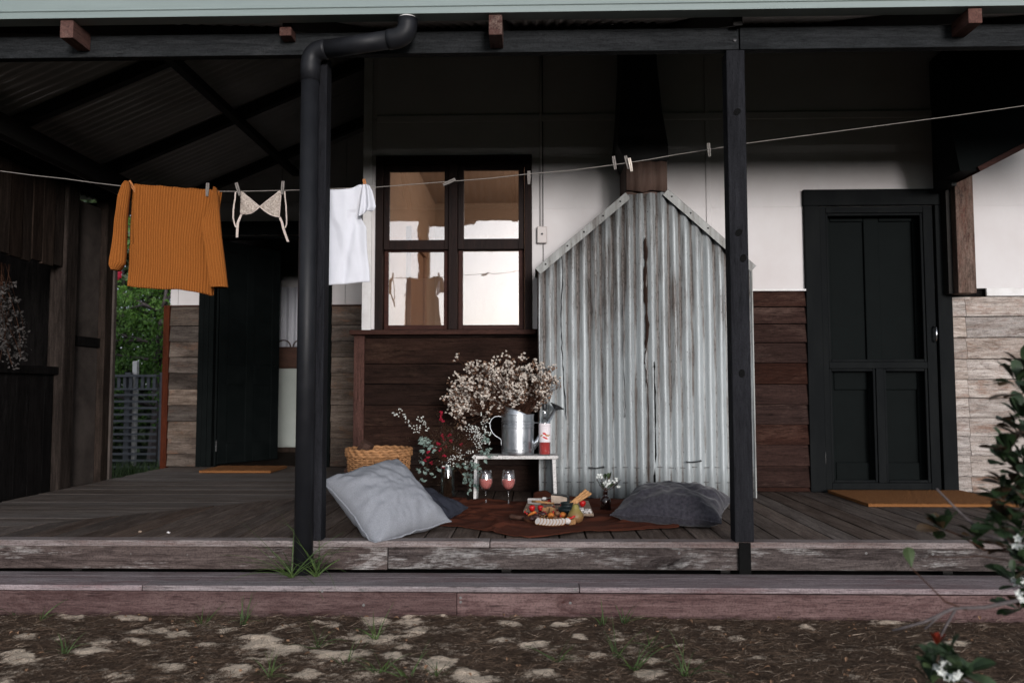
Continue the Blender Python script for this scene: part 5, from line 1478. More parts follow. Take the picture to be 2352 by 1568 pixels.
for px, py in clusters:
    q = P(px, py, WC.y + random.gauss(0, 0.07)) - DO
    base = mouth + Vector((random.uniform(-0.07, 0.07), random.uniform(-0.07, 0.07), -0.01))
    midp = base.lerp(q, 0.5) + Vector((0, 0, 0.012 + 0.05 * max(0, -q.x - 0.1))) + rdir() * 0.008
    for w_ in range(2):
        e_ = q + rdir() * 0.02
        stems.tube([base + rdir() * 0.01, midp + rdir() * 0.015, e_], [0.0013, 0.0011, 0.0008], 4, caps=False)
    far = abs(px - 1160) > 112 or py < 830
    for j in range(random.randint(3, 5) if far else random.randint(9, 14)):
        c = q + rdir() * random.uniform(0.004, 0.034)
        stems.tube([q - Vector((0, 0, 0.03)), c], 0.0007, 3, caps=False)
        (floret(brown, c, random.uniform(0.004, 0.0065)) if random.random() < (0.6 if px > 1245 else 0.3) else floret(heads, c, random.uniform(0.005, 0.0085)))
tag(stems.build('stems', M['brown_stem'], db), kind='stuff')
tag(heads.build('flower_heads', M['dry_flower'], db), kind='stuff')
tag(brown.build('brown_heads', M['dry_brown'], db), kind='stuff')

bp = P(1251, 1000, YQ + 0.05)
BOT = Vector((bp.x, YQ + 0.05, cz + 0.0006))
bottle = empty('wine_bottle', BOT, 'clear wine bottle with a white label and pink wine on the crate', 'bottle')
br = 0.0385
MB().lathe([(0.0001, 0.002), (br - 0.003, 0.0), (br, 0.004), (br, 0.205), (br - 0.004, 0.222), (br - 0.014, 0.238), (0.0165, 0.255), (0.0140, 0.275), (0.0140, 0.318), (0.0155, 0.319), (0.0155, 0.325), (0.012, 0.326)], 32, caps=False).build('bottle_glass', M['bottle_glass'], bottle, smooth=True)
MB().lathe([(0.0001, 0.006), (0.012, 0.026), (br - 0.008, 0.006), (br - 0.0035, 0.006), (br - 0.0025, 0.01), (br - 0.0025, 0.082), (0.0001, 0.082)], 32, caps=False).build('wine', M['wine_deep'], bottle, smooth=True)
MB().lathe([(0.0146, 0.29), (0.0155, 0.292), (0.0158, 0.328), (0.0150, 0.330), (0.0001, 0.330)], 24, caps=False).build('screw_cap', M['dark_steel'], bottle, smooth=True)
def label_patch(name, a0, a1, z0, z1, mat, off, parent, n=24, edge=None):
    def fn(u, v):
        a = a0 + (a1 - a0) * u
        z = z0 + (z1 - z0) * v
        if edge: a, z = edge(u, v, a, z)
        return ((br + off) * math.cos(a), (br + off) * math.sin(a), z)
    return MB().grid(fn, n, 6).build(name, mat, parent, smooth=True)
pa = label_patch('label', R(-90 - 88), R(-90 + 88), 0.084, 0.204, M['paper'], 0.0006, bottle, 36)
def ov(c, rx, rz, tilt=0.0):
    def e(u, v, a, z):
        t = 2 * math.pi * u
        x, y = rx * v * math.cos(t), rz * v * math.sin(t)
        return R(-90) + (c[0] + x) / br, c[1] + y + tilt * x
    return e
for (c, rx, rz, tl, mt, of) in (((-0.002, 0.139), 0.012, 0.0065, -0.25, 'red_ink', 0.0014), ((0.003, 0.112), 0.017, 0.0055, -0.45, 'red_ink', 0.0014), ((0.014, 0.127), 0.013, 0.007, -0.2, 'tan_ink', 0.0011), ((-0.022, 0.126), 0.009, 0.006, 0.5, 'tan_ink', 0.0011), ((0.030, 0.128), 0.007, 0.006, 0.3, 'tan_ink', 0.0011)):
    label_patch('printed_petal', 0, 1, 0, 1, M[mt], of, pa, 16, ov(c, rx, rz, tl))
for z, hw in ((0.190, 0.021), (0.185, 0.014), (0.171, 0.015)):
    label_patch('faint_print', R(-90) - hw / br, R(-90) + hw / br, z, z + 0.0022, M['grey_ink'], 0.0011, pa, 10)

# ------------------------------------------------------------ two glasses of pink wine
def wine_glass(px, py, label):
    p = G(px, py, 0.012)
    g = empty('wine_glass', p, label, 'wine glass', 'glasses of pink wine')
    hz = P(px, 1079, p.y).z - p.z
    k = hz / 0.21
    prof = [(0.0001, 0.001), (0.033, 0.0005), (0.034, 0.002), (0.012, 0.005), (0.0045, 0.012), (0.0035, 0.04), (0.0038, 0.075), (0.007, 0.087), (0.022, 0.098), (0.036, 0.115), (0.0435, 0.137), (0.0435, 0.155), (0.039, 0.185), (0.0345, 0.21), (0.0335, 0.21), (0.038, 0.185), (0.0425, 0.155), (0.0425, 0.137), (0.035, 0.116), (0.021, 0.1), (0.0001, 0.095)]
    MB().lathe([(r * 0.98, z * k) for r, z in prof], 32, caps=False).build('glass', M['clear_glass'], g, smooth=True)
    prof = [(0.0001, 0.096), (0.0205, 0.1005), (0.0342, 0.1168), (0.0412, 0.1375), (0.0416, 0.152), (0.041, 0.158), (0.0001, 0.158)]
    MB().lathe([(r * 0.98, z * k) for r, z in prof], 32, caps=False).build('wine', M['wine'], g, smooth=True)
wine_glass(1116, 1160, 'left glass of pink wine, in front of the white crate leg')
wine_glass(1168, 1161, 'right glass of pink wine, in front of the crate opening')

# ------------------------------------------------------------ fresh flowers in a jar
jp = G(1028, 1152, 0.0); jp.z = 0.001
JR = 0.047
jar = empty('glass_jar', jp, 'tall clear glass jar holding the red and white flowers', 'jar')
jh = P(1028, 1058, jp.y).z
MB().lathe([(0.0001, 0.003), (JR - 0.004, 0.0), (JR, 0.006), (JR, jh - 0.045), (JR - 0.006, jh - 0.03), (JR - 0.008, jh - 0.022), (JR - 0.004, jh - 0.02), (JR - 0.004, jh - 0.004), (JR - 0.007, jh), (JR - 0.010, jh - 0.004), (JR - 0.011, jh - 0.03), (JR - 0.004, jh - 0.05), (JR - 0.004, 0.008), (0.0001, 0.007)], 28, caps=False).build('jar_glass', M['jar_glass'], jar, smooth=True)
fb_ = empty('flower_bouquet', jp + Vector((0, 0, 0.02)), 'loose bouquet of crimson and tiny white flowers with grey leaves in the jar', 'flowers')
FO = jp + Vector((0, 0, 0.02))
stems, wht, red, grn, mid_ = MB(), MB(), MB(), MB(), MB()
def jstem(q, r=0.0013):
    base = Vector((random.uniform(-0.025, 0.025), random.uniform(-0.025, 0.025), 0.01))
    neck = Vector((random.uniform(-0.03, 0.03), random.uniform(-0.03, 0.03), jh - 0.03))
    m_ = neck.lerp(q, 0.5) + Vector((0, 0, 0.03))
    stems.tube([base, neck, m_, q], [r, r, r * 0.9, r * 0.6], 4, caps=False)
wc = [(905, 948), (912, 955), (918, 944), (930, 955), (935, 965), (945, 978), (963, 962), (968, 970), (960, 978), (972, 962), (976, 972), (965, 988), (955, 990), (980, 985)]
wc += [(random.gauss(1085, 13), random.gauss(1002, 14)) for _ in range(22)] + [(random.gauss(1112, 12), random.gauss(985, 14)) for _ in range(16)] + [(random.gauss(1062, 16), random.gauss(1048, 14)) for _ in range(20)] + [(random.gauss(1025, 10), random.gauss(1060, 6)) for _ in range(6)]
for px, py in wc:
    q = P(px, py, jp.y + random.gauss(0, 0.05)) - FO
    jstem(q, 0.0009)
    for j in range(5):
        c = q + rdir() * 0.016
        stems.tube([q, c], 0.0006, 3, caps=False)
        wht.blob(c, 0.0042, 0.0042, 0.0042, 6, 4, jit=0.2)
    for j in range(3): leaf_card(mid_, q + rdir() * 0.015, rdir(), rdir(), 0.012, 0.003)
rcn = [(1012, 948), (1014, 955), (1012, 964), (1017, 966), (1016, 1000), (1018, 1010), (1008, 1018), (1022, 1026), (1004, 1019), (1010, 1032), (1020, 1048), (985, 1038), (983, 1048), (976, 1057), (990, 1062), (1032, 1000), (1060, 1020), (1018, 1072), (1035, 1012), (998, 1030)]
for px, py in rcn:
    q = P(px, py, jp.y - 0.02 + random.gauss(0, 0.04)) - FO
    jstem(q)
    for j in range(4): red.blob(q + rdir() * 0.009, 0.007, 0.007, 0.006, 6, 4, jit=0.35)
for k in range(150):
    px, py = random.gauss(1030, 26), random.gauss(1022, 26)
    q = P(px, py, jp.y + random.gauss(0, 0.05)) - FO
    if k % 3 == 0: jstem(q, 0.001)
    for j in range(7):
        leaf_card(mid_, q + rdir() * 0.02, rdir(), rdir(), random.uniform(0.010, 0.018), 0.0022)
gc = [(random.gauss(978, 12), random.gauss(1018, 12)) for _ in range(9)] + [(random.gauss(1122, 12), random.gauss(1030, 12)) for _ in range(10)] + [(random.gauss(985, 10), random.gauss(1075, 10)) for _ in range(6)] + [(random.gauss(1075, 10), random.gauss(1085, 14)) for _ in range(9)] + [(random.gauss(1082, 6), random.gauss(1110, 10)) for _ in range(4)] + [(random.gauss(1040, 20), random.gauss(1072, 8)) for _ in range(8)]
for px, py in gc:
    q = P(px, py, jp.y - 0.03 + random.gauss(0, 0.03)) - FO
    jstem(q, 0.0012)
    for j in range(4): leaf_card(grn, q + rdir() * 0.012, rdir(-1, 0.4), rdir(), random.uniform(0.024, 0.038), random.uniform(0.008, 0.013))
tag(stems.build('stems', M['brown_stem'], fb_), kind='stuff'); tag(wht.build('white_flowers', M['white_flower'], fb_), kind='stuff')
tag(red.build('red_flowers', M['red_flower'], fb_), kind='stuff'); tag(grn.build('grey_leaves', M['leaf_grey'], fb_), kind='stuff'); tag(mid_.build('fine_leaves', M['leaf_bronze'], fb_), kind='stuff')

# ============================================================ picnic food
ZR = 0.012                               # top of the rug
board_m = wood('pale serving board', (0.30, 0.22, 0.16), (0.42, 0.33, 0.26), (0.22, 0.15, 0.10), 0)
dark_m = wood('dark serving board', (0.06, 0.026, 0.016), (0.11, 0.05, 0.03), (0.035, 0.015, 0.01), 0)
q0, q1, q2, q3 = G(1202, 1178, ZR), G(1364, 1186, ZR), G(1352, 1156, ZR), G(1214, 1152, ZR)
bcx = (q0 + q1 + q2 + q3) / 4
poly = [q - Vector((bcx.x, bcx.y, ZR)) for q in (q0, q1, q2, q3)]
sb = tag(MB().prism(poly, (0, 0, 0), (0, 0, 0.018)).build('serving_board', board_m, loc=(bcx.x, bcx.y, ZR), bevel=0.004), 'pale rectangular timber board under the strawberries and cheese', 'serving board')
ZB = ZR + 0.0185
pc = G(1256, 1196, ZR)
paddle = empty('paddle_board', pc, 'dark round timber paddle board at the front of the rug', 'serving board')
MB().lathe([(0.0001, 0.0), (0.118, 0.0), (0.128, 0.006), (0.130, 0.014), (0.126, 0.020), (0.118, 0.016), (0.0001, 0.013)], 40, caps=False).build('board_disc', dark_m, paddle, smooth=True)
MB().tube([(-0.12, 0.03, 0.010), (-0.165, 0.05, 0.012), (-0.195, 0.062, 0.014), (-0.205, 0.066, 0.014)], [0.014, 0.011, 0.015, 0.008], 10).build('board_handle', dark_m, paddle, smooth=True)
ZP = ZR + 0.0165
def food(name, mb, mat, at, label, cat, rot=(0, 0, 0), group=None, smooth=True, bev=0.0):
    return tag(mb.build(name, mat, loc=at, rot=rot, smooth=smooth, bevel=bev), label, cat, group)
def pln(nm, col, **k):
    if nm not in M: M[nm] = plain(nm, col, **k)
    return M[nm]
white_ch = pln('white cheese rind', (0.60, 0.56, 0.53), rough=0.8, jitter=0.06)
cream = pln('cream cheese paste', (0.60, 0.47, 0.37), rough=0.7, jitter=0.12)
berry = pln('strawberry flesh', (0.46, 0.012, 0.012), rough=0.35, jitter=0.3, scale=220)
green_ = M['leaf_mid']
def wedge(L, w, h, rind=None):
    return MB().prism([(0, 0, 0), (L, -w / 2, 0), (L * 1.03, 0, 0), (L, w / 2, 0)], (0, 0, 0), (0, 0, h))
a = P(1228, 1157, 4.92)
food('soft_cheese_wedge', wedge(0.085, 0.06, 0.034), white_ch, (a.x - 0.045, 4.90, ZB), 'white soft cheese wedge at the back left of the serving board', 'cheese', (0, 0, R(-8)), smooth=False, bev=0.004)
a = G(1286, 1162, ZB)
ck = empty('hard_cheese_wedge', (a.x, a.y + 0.03, ZB), 'large cream cheese wedge with black rind standing at the back of the board', 'cheese', rz=R(-14))
MB().prism([(-0.05, -0.012, 0), (0.047, -0.012, 0), (0.047, -0.012, 0.050), (0.01, -0.012, 0.0575), (-0.05, -0.012, 0.060)], (0, -0.012, 0), (0, 0.032, 0)).build('cheese_paste', cream, ck, bevel=0.002)
MB().prism([(-0.051, -0.0135, 0.0605), (0.01, -0.0135, 0.058), (0.0475, -0.0135, 0.0505), (0.0475, -0.0135, 0.0), (0.0545, -0.0135, 0.0), (0.0545, -0.0135, 0.053), (0.045, -0.0135, 0.060), (0.012, -0.0135, 0.0645), (-0.051, -0.0135, 0.0655)], (0, 0, 0), (0, 0.048, 0)).build('black_rind', M['dark_steel'], ck, bevel=0.002)
kn_ = empty('cheese_knife', G(1250, 1155, ZB) + Vector((0, 0, 0.022)), 'cheese knife with a white handle resting behind the soft cheese', 'knife', rz=R(8))
MB().blob((0, 0, 0.006), 0.016, 0.009, 0.010, 10, 6).build('knife_handle', M['white_trim'], kn_, smooth=True)
MB().prism([(0.012, 0, 0.002), (0.07, 0, 0.008), (0.068, 0, 0.016), (0.012, 0, 0.012)], (0, 0, 0), (0, 0.0025, 0)).build('blade', M['chrome'], kn_)
def strawberry(px, py, z, label, s=1.0, tilt=0.0):
    p = G(px, py, z)
    o = empty('strawberry', p, label, 'strawberry', 'strawberries on the board')
    o.rotation_euler = (R(tilt), 0, random.uniform(0, 6))
    MB().lathe([(0.0001, 0.0), (0.007 * s, 0.002 * s), (0.014 * s, 0.011 * s), (0.0175 * s, 0.022 * s), (0.0165 * s, 0.030 * s), (0.010 * s, 0.036 * s), (0.0001, 0.037 * s)], 16, caps=False).build('berry', berry, o, smooth=True)
    lf = MB()
    for k in range(7):
        a = k * 0.9
        leaf_card(lf, Vector((0, 0, 0.036 * s)), Vector((math.cos(a), math.sin(a), 0.15)), Vector((0, 0, 1)), 0.015 * s, 0.004 * s)
    lf.build('calyx', green_, o)
strawberry(1222, 1175, ZB, 'whole strawberry at the left end of the serving board', 1.05)
strawberry(1240, 1174, ZB, 'whole strawberry just right of the leftmost one', 1.0, 12)
strawberry(1337, 1164, ZB, 'strawberry behind the dark pot at the back right of the board', 1.15, -10)
strawberry(1262, 1157, ZB, 'small strawberry between the white cheese and the black rind cheese', 0.7, 30)
strawberry(1255, 1158, ZB, 'small strawberry tucked against the knife handle', 0.6, 40)
dough = pln('baked breadstick', (0.46, 0.24, 0.10), rough=0.75, jitter=0.22, scale=55)
a, c = G(1222, 1161, ZB) + Vector((0, 0, 0.026)), G(1272, 1166, ZB) + Vector((0, 0, 0.026))
food('breadstick', MB().tube([(a - (a + c) / 2), (a - c) * 0.18 + Vector((0, 0, 0.002)), (c - (a + c) / 2)], [0.0065, 0.0075, 0.006], 10), dough, (a + c) / 2, 'breadstick lying across the top of the strawberries', 'breadstick', group='breadsticks')
# dark pot with breadsticks
a = G(1303, 1182, ZB)
pot = empty('dip_pot', (a.x, a.y + 0.03, ZB), 'small dark green glazed pot with breadsticks standing in it', 'pot')
pot_m = N('dark green glaze'); pot_m.set(col=(0.012, 0.020, 0.021), rough=0.35, spec=0.4)
MB().lathe([(0.0001, 0.0), (0.035, 0.0), (0.046, 0.010), (0.052, 0.024), (0.050, 0.034), (0.038, 0.042), (0.034, 0.045), (0.035, 0.058), (0.038, 0.063), (0.035, 0.066), (0.031, 0.062), (0.030, 0.046), (0.0001, 0.02)], 32, caps=False).build('pot_body', pot_m.m, pot, smooth=True)
PZ = Vector(pot.location)
for k, (dx, dz, lb) in enumerate(((-0.010, 0.004, 'uppermost left breadstick leaning out of the dark pot'), (0.003, 0.0, 'middle breadstick leaning out of the dark pot'), (0.014, -0.006, 'lowest right breadstick leaning out of the dark pot'))):
    a = PZ + Vector((-0.010 + dx * 0.4, 0.0, 0.030)); c = P(1348 + k * 4, 1124 + k * 4, a.y + 0.02)
    c += Vector((dx * 0.3, 0, 0))
    pp = [a.lerp(c, t) + Vector((0.001 * math.sin(t * 30 + k), 0, 0.0012 * math.cos(t * 34 + k))) for t in [i / 12 for i in range(13)]]
    mid = a.lerp(c, 0.5)
    food('breadstick', MB().tube([p - mid for p in pp], [0.0078 + 0.001 * math.sin(i * 2.3 + k) for i in range(13)], 10), dough, mid, lb, 'breadstick', group='breadsticks')
pear = empty('pear', G(1322, 1200, ZR + 0.001), 'whole green brown pear standing at the front right of the food', 'pear')
pm = N('pear skin'); nz_ = pm.noise(pm.vec((30, 30, 30)), 1, 5, 0.6); zz_ = pm.n('SeparateXYZ', {0: pm.vec((1, 1, 1), False)}).outputs[2]
pm.set(col=pm.mix(pm.ramp(pm.math('ADD', pm.math('MULTIPLY', zz_, 9.0), pm.math('MULTIPLY', nz_, 0.5)), [(0.5, 0.0), (1.0, 1.0)]), (0.20, 0.10, 0.04), (0.24, 0.20, 0.05)), rough=0.5)
MB().lathe([(0.0001, 0.002), (0.02, 0.0), (0.036, 0.010), (0.0435, 0.028), (0.042, 0.044), (0.034, 0.058), (0.023, 0.071), (0.0175, 0.083), (0.0150, 0.093), (0.009, 0.099), (0.0001, 0.099)], 28, caps=False).build('pear_body', pm.m, pear, smooth=True)
MB().tube([(0, 0, 0.098), (-0.003, 0, 0.108), (-0.001, 0, 0.114)], 0.0014, 6).build('stalk', M['brown_stem'], pear)
apr = pln('dried apricot', (0.50, 0.15, 0.025), rough=0.6, jitter=0.2)
fig = pln('dried fig', (0.16, 0.075, 0.035), rough=0.6, jitter=0.35)
dates = pln('dark date', (0.045, 0.014, 0.012), rough=0.35, jitter=0.4)
nut = pln('toasted nut', (0.33, 0.17, 0.07), rough=0.7, jitter=0.35)
for nm, px, py, z, r, mt, lb in (
        ('apricot', 1266, 1191, ZP, (.020, .017, .017), apr, 'orange dried apricot just left of the brown grapes'),
        ('apricot', 1293, 1189, ZP, (.019, .017, .016), apr, 'orange dried apricot between the brown figs and the pear'),
        ('apricot', 1305, 1195, ZP, (.012, .012, .010), apr, 'small orange dried apricot touching the pear'),
        ('fig', 1280, 1184, ZP + 0.02, (.016, .015, .013), fig, 'brown fig heaped above the grapes on the dark board'),
        ('fig', 1275, 1196, ZP, (.015, .014, .014), fig, 'round brown grape at the front beside the left apricot'),
        ('fig', 1287, 1197, ZP, (.014, .013, .012), fig, 'round brown grape in front of the right apricot'),
        ('date', 1246, 1186, ZP, (.024, .014, .014), dates, 'dark wrinkled date behind the white slices'),
        ('date', 1233, 1192, ZP, (.022, .016, .013), dates, 'dark date at the left edge of the round board'),
        ('date', 1222, 1196, ZP, (.018, .014, .012), dates, 'darkest date at the far left of the white slices'),
        ('salami_slice', 1281, 1160, ZB + 0.012, (.028, .014, .006), dates, 'dark red salami slice in front of the black rind cheese'),
        ('salami_slice', 1292, 1163, ZB + 0.008, (.016, .012, .008), berry, 'small red salami fold left of the dark pot'),
        ('garlic_clove', 1303, 1203, ZP - 0.008, (.020, .016, .016), white_ch, 'white lump of goat cheese in front of the pear')):
    food(nm, MB().blob((0, 0, r[2]), r[0], r[1], r[2], 14, 9, jit=0.06), mt, G(px, py, z), lb, nm.replace('_', ' '))
for px, py, z, lb in ((1250, 1177, ZB, 'brown cracker leaning left in the nut pile'), (1260, 1175, ZB, 'brown cracker standing in the middle of the nut pile'), (1268, 1177, ZB, 'brown cracker at the right of the nut pile'), (1313, 1205, ZR, 'brown cracker in front of the pear with a red chilli on it')):
    food('cracker', MB().prism([(-0.018, -0.014, 0), (0.016, -0.016, 0), (0.019, 0.013, 0), (-0.013, 0.017, 0)], (0, 0, 0), (0.004, 0, 0.008)), nut, G(px, py, z) + Vector((0, 0, 0.012)), lb, 'cracker', (R(random.uniform(35, 70)), R(random.uniform(-15, 15)), R(random.uniform(-30, 30))), 'crackers', smooth=False, bev=0.002)
a = G(1312, 1203, ZR) + Vector((0, -0.01, 0.03))
food('chilli', MB().tube([(-0.02, 0, -0.006), (-0.005, 0, 0.002), (0.012, 0, 0.010), (0.022, 0, 0.014)], [0.002, 0.0055, 0.006, 0.002], 8), berry, a, 'small red chilli lying on the cracker in front of the pear', 'chilli')
a = G(1222, 1186, ZP) + Vector((0, 0, 0.012))
food('dried_mango_strip', MB().tube([(-0.022, -0.015, -0.004), (-0.006, 0, 0.003), (0.012, 0.008, 0.010), (0.022, 0.012, 0.012)], [0.004, 0.008, 0.008, 0.004], 8), apr, a, 'orange strip of dried fruit at the left of the round board', 'dried fruit')
nuts = MB()
for k in range(60):
    p = G(random.gauss(1268, 22), random.gauss(1181, 5), ZB)
    nuts.blob((p.x, p.y, p.z + random.uniform(0.0, 0.012)), 0.0065, 0.005, 0.004, 7, 4, jit=0.2)
tag(nuts.build('mixed_nuts', nut, smooth=True), 'heap of mixed toasted nuts and seeds in the middle of the food', kind='stuff')
rb_ = MB()
for k in range(34):
    p = G(random.gauss(1258, 26), random.gauss(1180, 6), ZB)
    rb_.blob((p.x, p.y, p.z + random.uniform(0.006, 0.018)), 0.0055, 0.0055, 0.0055, 7, 5)
tag(rb_.build('red_berries', berry, smooth=True), 'scattered small red berries among the nuts', kind='stuff')
sl_names = ['leftmost', 'second', 'third', 'fourth', 'middle', 'sixth', 'seventh', 'eighth', 'rightmost']
for k in range(9):
    t = k / 8
    p = G(1236 + 56 * t, 1203 + 3.0 * math.sin(t * 2.6), ZP)
    m_ = MB().lathe([(0.0001, 0.0), (0.0175, 0.0)], 22, caps=False).lathe([(0.0175, 0.0), (0.0198, 0.0008), (0.0198, 0.0026), (0.0175, 0.0034)], 22, caps=False, mi=1).lathe([(0.0175, 0.0034), (0.0001, 0.0034)], 22, caps=False)
    food('pear_slice', m_, (white_ch, nut), p + Vector((0, 0, 0.015)), sl_names[k] + (' slice from the left' if 0 < k < 8 and k != 4 else ' slice') + ' in the white fan at the front of the round board', 'fruit slice', (R(62), R(-14 + 6 * t), R(-38 + 10 * t)), 'overlapping white slices', smooth=False)
# white crumbled cheese on the right end of the board
cm = MB()
for k in range(26):
    p = Vector((random.gauss(0, 0.016), random.gauss(0, 0.011), random.uniform(0.004, 0.022)))
    cm.blob(p, random.uniform(.006, .011), random.uniform(.006, .010), random.uniform(.005, .008), 7, 5, jit=0.25)
food('crumbled_cheese', cm, white_ch, G(1346, 1178, ZB), 'lump of crumbled white cheese on the right end of the board', 'cheese')
food('cheese_slice', MB().prism([(-0.02, -0.01, 0), (0.018, -0.014, 0), (0.02, 0.012, 0), (-0.016, 0.014, 0)], (0, 0, 0), (0, 0, 0.012)), white_ch, G(1333, 1170, ZB), 'flat white cheese slice between the pot and the crumbled cheese', 'cheese', smooth=False, bev=0.002)

# ============================================================ little amber bottle of garden flowers
ap = G(1391, 1174, ZR)
vase = empty('amber_bottle', ap, 'small dark amber bottle used as a vase beside the charcoal cushion', 'bottle')
MB().lathe([(0.0001, 0.001), (0.029, 0.0), (0.031, 0.004), (0.031, 0.058), (0.028, 0.074), (0.019, 0.086), (0.0135, 0.091), (0.0125, 0.110), (0.0145, 0.111), (0.0145, 0.121), (0.011, 0.122), (0.0105, 0.10), (0.0001, 0.09)], 28, caps=False).build('bottle_body', M['amber'], vase, smooth=True)
sp = empty('flower_sprig', ap + Vector((0, 0, 0.11)), 'small sprig of white flowers with dark leaves in the amber bottle', 'flowers')
SO = ap + Vector((0, 0, 0.11))
st = MB()
flower_me = None
def flower_mesh(rad):
    f = MB()
    for k in range(5):
        a = k * 1.2566 + 0.2
        leaf_card(f, Vector((0, 0, 0)), Vector((math.cos(a), math.sin(a), 0.35)), Vector((0, 0, 1)), rad, rad * 0.42, 0.5)
    return f
leaf_mb = []
for i, (L, w) in enumerate(((0.034, 0.010), (0.045, 0.014), (0.055, 0.017))):
    q = MB()
    leaf_card(q, Vector((0, 0, 0)), Vector((1, 0, 0)), Vector((0, 0, 1)), L, w, 0.5)
    leaf_mb.append(q)
def obovate(L, w):
    q = MB(); vs = []
    for t, k in ((0, 0.06), (0.2, 0.35), (0.45, 0.8), (0.68, 1.0), (0.88, 0.78), (1.0, 0.12)):
        zz = 0.10 * L * math.sin(t * 2.4)
        vs += [(L * t, -w * k, zz + 0.22 * w * k), (L * t, 0, zz), (L * t, w * k, zz + 0.22 * w * k)]
    return q.add(vs, [f for i in range(5) for f in ((3 * i, 3 * i + 1, 3 * i + 4, 3 * i + 3), (3 * i + 1, 3 * i + 2, 3 * i + 5, 3 * i + 4))])
leaf_mb = [obovate(0.036, 0.0095), obovate(0.050, 0.0135), obovate(0.060, 0.016)]
leaf_meshes = {k: [q.mesh('leaf', (M[k],)) for q in leaf_mb] for k in ('leaf_dark', 'leaf_bronze', 'leaf_mid', 'leaf_red')}
def put_leaf(parent, p, d, mat, size=1, s=1.0):
    o = bpy.data.objects.new('leaf', leaf_meshes[mat][size]); COL.objects.link(o); o.parent = parent
    o.location = p
    x = d.normalized(); up = (Vector((0, 0, 1)) + rdir() * 0.5); z = (up - x * up.dot(x)).normalized(); y = z.cross(x)
    mtx = Matrix((x, y, z)).transposed()
    o.rotation_euler = mtx.to_euler(); o.scale = (s, s, s)
    return o
for px, py, mt in ((1370, 1101, 'leaf_dark'), (1376, 1112, 'leaf_dark'), (1390, 1093, 'leaf_dark'), (1400, 1098, 'leaf_bronze'), (1416, 1106, 'leaf_dark'), (1424, 1105, 'leaf_bronze'), (1402, 1118, 'leaf_mid'), (1396, 1122, 'leaf_mid'), (1385, 1118, 'leaf_dark'), (1397, 1089, 'leaf_mid'), (1404, 1088, 'leaf_mid'), (1380, 1096, 'leaf_dark'), (1412, 1117, 'leaf_dark')):
    q = P(px, py, ap.y + random.gauss(0, 0.02)) - SO
    st.tube([(0, 0, -0.03), (0, 0, 0.01), q * 0.6, q], 0.0012, 4, caps=False)
    put_leaf(sp, q * 0.75, q + Vector((0, -0.01, 0)), mt, 0, 1.1)
st.build('stem', M['brown_stem'], sp)
fl = flower_mesh(0.010).mesh('flower', (M['white_flower'],))
for px, py, n in ((1376, 1094, 7), (1397, 1108, 12), (1412, 1102, 5), (1420, 1114, 3), (1390, 1114, 4)):
    for k in range(n):
        q = P(px, py, ap.y - 0.02) - SO + rdir() * 0.014
        o = bpy.data.objects.new('flower', fl); COL.objects.link(o); o.parent = sp; o.location = q
        o.rotation_euler = (Vector((0, -1, 0.4)) + rdir() * 0.7).to_track_quat('Z', 'Y').to_euler()

# ============================================================ shrub in the right foreground
YSB = 1.95
shrub = empty('shrub', (XW(2480, YSB, 1400), YSB, ZG), 'dark leafy shrub with white flowers reaching in from the right foreground', 'shrub')
HO = Vector(shrub.location)
def S_(px, py, dy=0.0): return P(px, py, YSB + dy) - HO
def twig(pp, r0, r1, mat='bark', dy=0.0):
    n = len(pp); r0 *= 0.8; r1 *= 0.8
    MB().tube([S_(a, c, dy) for a, c in pp], [r0 + (r1 - r0) * i / (n - 1) for i in range(n)], 7).build('stem', M[mat], shrub, smooth=True)
twig([(2520, 1800), (2470, 1640), (2440, 1500), (2420, 1300), (2400, 1100), (2390, 900), (2380, 840)], 0.016, 0.004)
twig([(2430, 1420), (2352, 1375), (2262, 1394), (2190, 1396), (2122, 1428), (2050, 1447)], 0.007, 0.0035)
twig([(2196, 1396), (2172, 1438), (2150, 1482)], 0.004, 0.003)
twig([(2172, 1402), (2146, 1424), (2124, 1444)], 0.004, 0.003)
twig([(2410, 1270), (2330, 1245), (2262, 1228), (2200, 1172), (2151, 1122)], 0.006, 0.003)
twig([(2410, 1300), (2340, 1268), (2260, 1262), (2210, 1232), (2172, 1216)], 0.004, 0.002, 'brown_stem')
twig([(2400, 1275), (2330, 1268), (2290, 1250), (2248, 1238)], 0.003, 0.002, 'brown_stem')
twig([(2220, 1400), (2170, 1380), (2135, 1345), (2090, 1300)], 0.003, 0.0015, 'brown_stem')
twig([(2400, 1300), (2250, 1276), (2190, 1280), (2130, 1277)], 0.002, 0.001, 'brown_stem')
twig([(2460, 1640), (2300, 1600), (2230, 1568), (2180, 1540)], 0.006, 0.003)
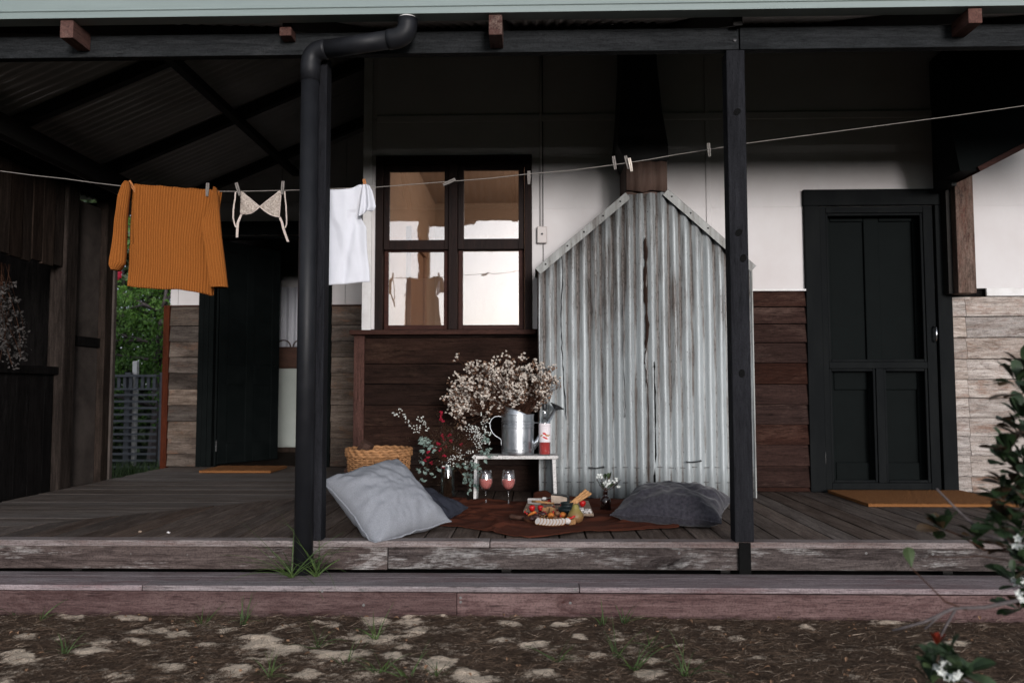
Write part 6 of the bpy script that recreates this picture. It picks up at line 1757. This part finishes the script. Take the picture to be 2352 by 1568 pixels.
def rosette(px, py, n, mats, s=1.0, dy=0.0, up=Vector((-0.5, -0.2, 0.3))):
    c = S_(px, py, dy)
    for k in range(int(n * 1.5)):
        d = (rdir(-0.6, 0.9) + up * 0.7)
        put_leaf(shrub, c + d.normalized() * 0.006, d, random.choice(mats), random.choice((0, 1, 1, 2)), s * random.uniform(0.85, 1.15))
DK = ['leaf_dark', 'leaf_dark', 'leaf_dark', 'leaf_bronze']
rosette(2168, 1216, 11, DK, 0.95)
rosette(2246, 1238, 8, DK, 0.95)
for px, py, n in ((2352, 848, 9), (2335, 880, 8), (2350, 905, 8), (2345, 960, 9), (2330, 985, 6), (2352, 1010, 8), (2318, 1040, 8), (2345, 1050, 8), (2308, 1062, 7), (2345, 1090, 8), (2318, 1118, 9), (2348, 1130, 8), (2305, 1150, 7), (2340, 1170, 9), (2318, 1195, 8), (2345, 1215, 9), (2300, 1215, 6), (2340, 1255, 9), (2350, 1295, 8), (2330, 1330, 6), (2350, 1345, 8), (2345, 1400, 8), (2330, 1260, 6), (2385, 1000, 9), (2385, 1120, 9), (2390, 1240, 9), (2390, 1350, 9)):
    rosette(px, py, n, DK, 0.98, random.uniform(-0.12, 0.12))
for px, py, n in ((2180, 1500, 6), (2150, 1530, 6), (2210, 1545, 7), (2190, 1572, 7), (2140, 1572, 6)):
    rosette(px, py, n, ['leaf_dark', 'leaf_dark', 'leaf_mid'], 1.05, -0.15)
put_leaf(shrub, S_(2094, 1302), Vector((-0.25, -0.2, 1)), 'leaf_mid', 1, 1.0)
for d, mt in (((-0.5, 0, 1), 'leaf_red'), ((0.6, 0, 0.7), 'leaf_red'), ((0.1, -0.2, 1), 'leaf_red')):
    put_leaf(shrub, S_(2152, 1487), Vector(d), mt, 1, 0.8)
fl2 = flower_mesh(0.0105).mesh('flower', (M['white_flower'],))
for px, py, n, dy in ((2175, 1535, 8, -0.18), (2350, 1245, 3, -0.1), (2350, 1325, 4, -0.1), (2350, 1375, 2, -0.1)):
    for k in range(n):
        o = bpy.data.objects.new('flower', fl2); COL.objects.link(o); o.parent = shrub; o.location = S_(px, py, dy) + rdir() * 0.02
        o.rotation_euler = (Vector((-0.3, -1, 0.4)) + rdir() * 0.7).to_track_quat('Z', 'Y').to_euler()
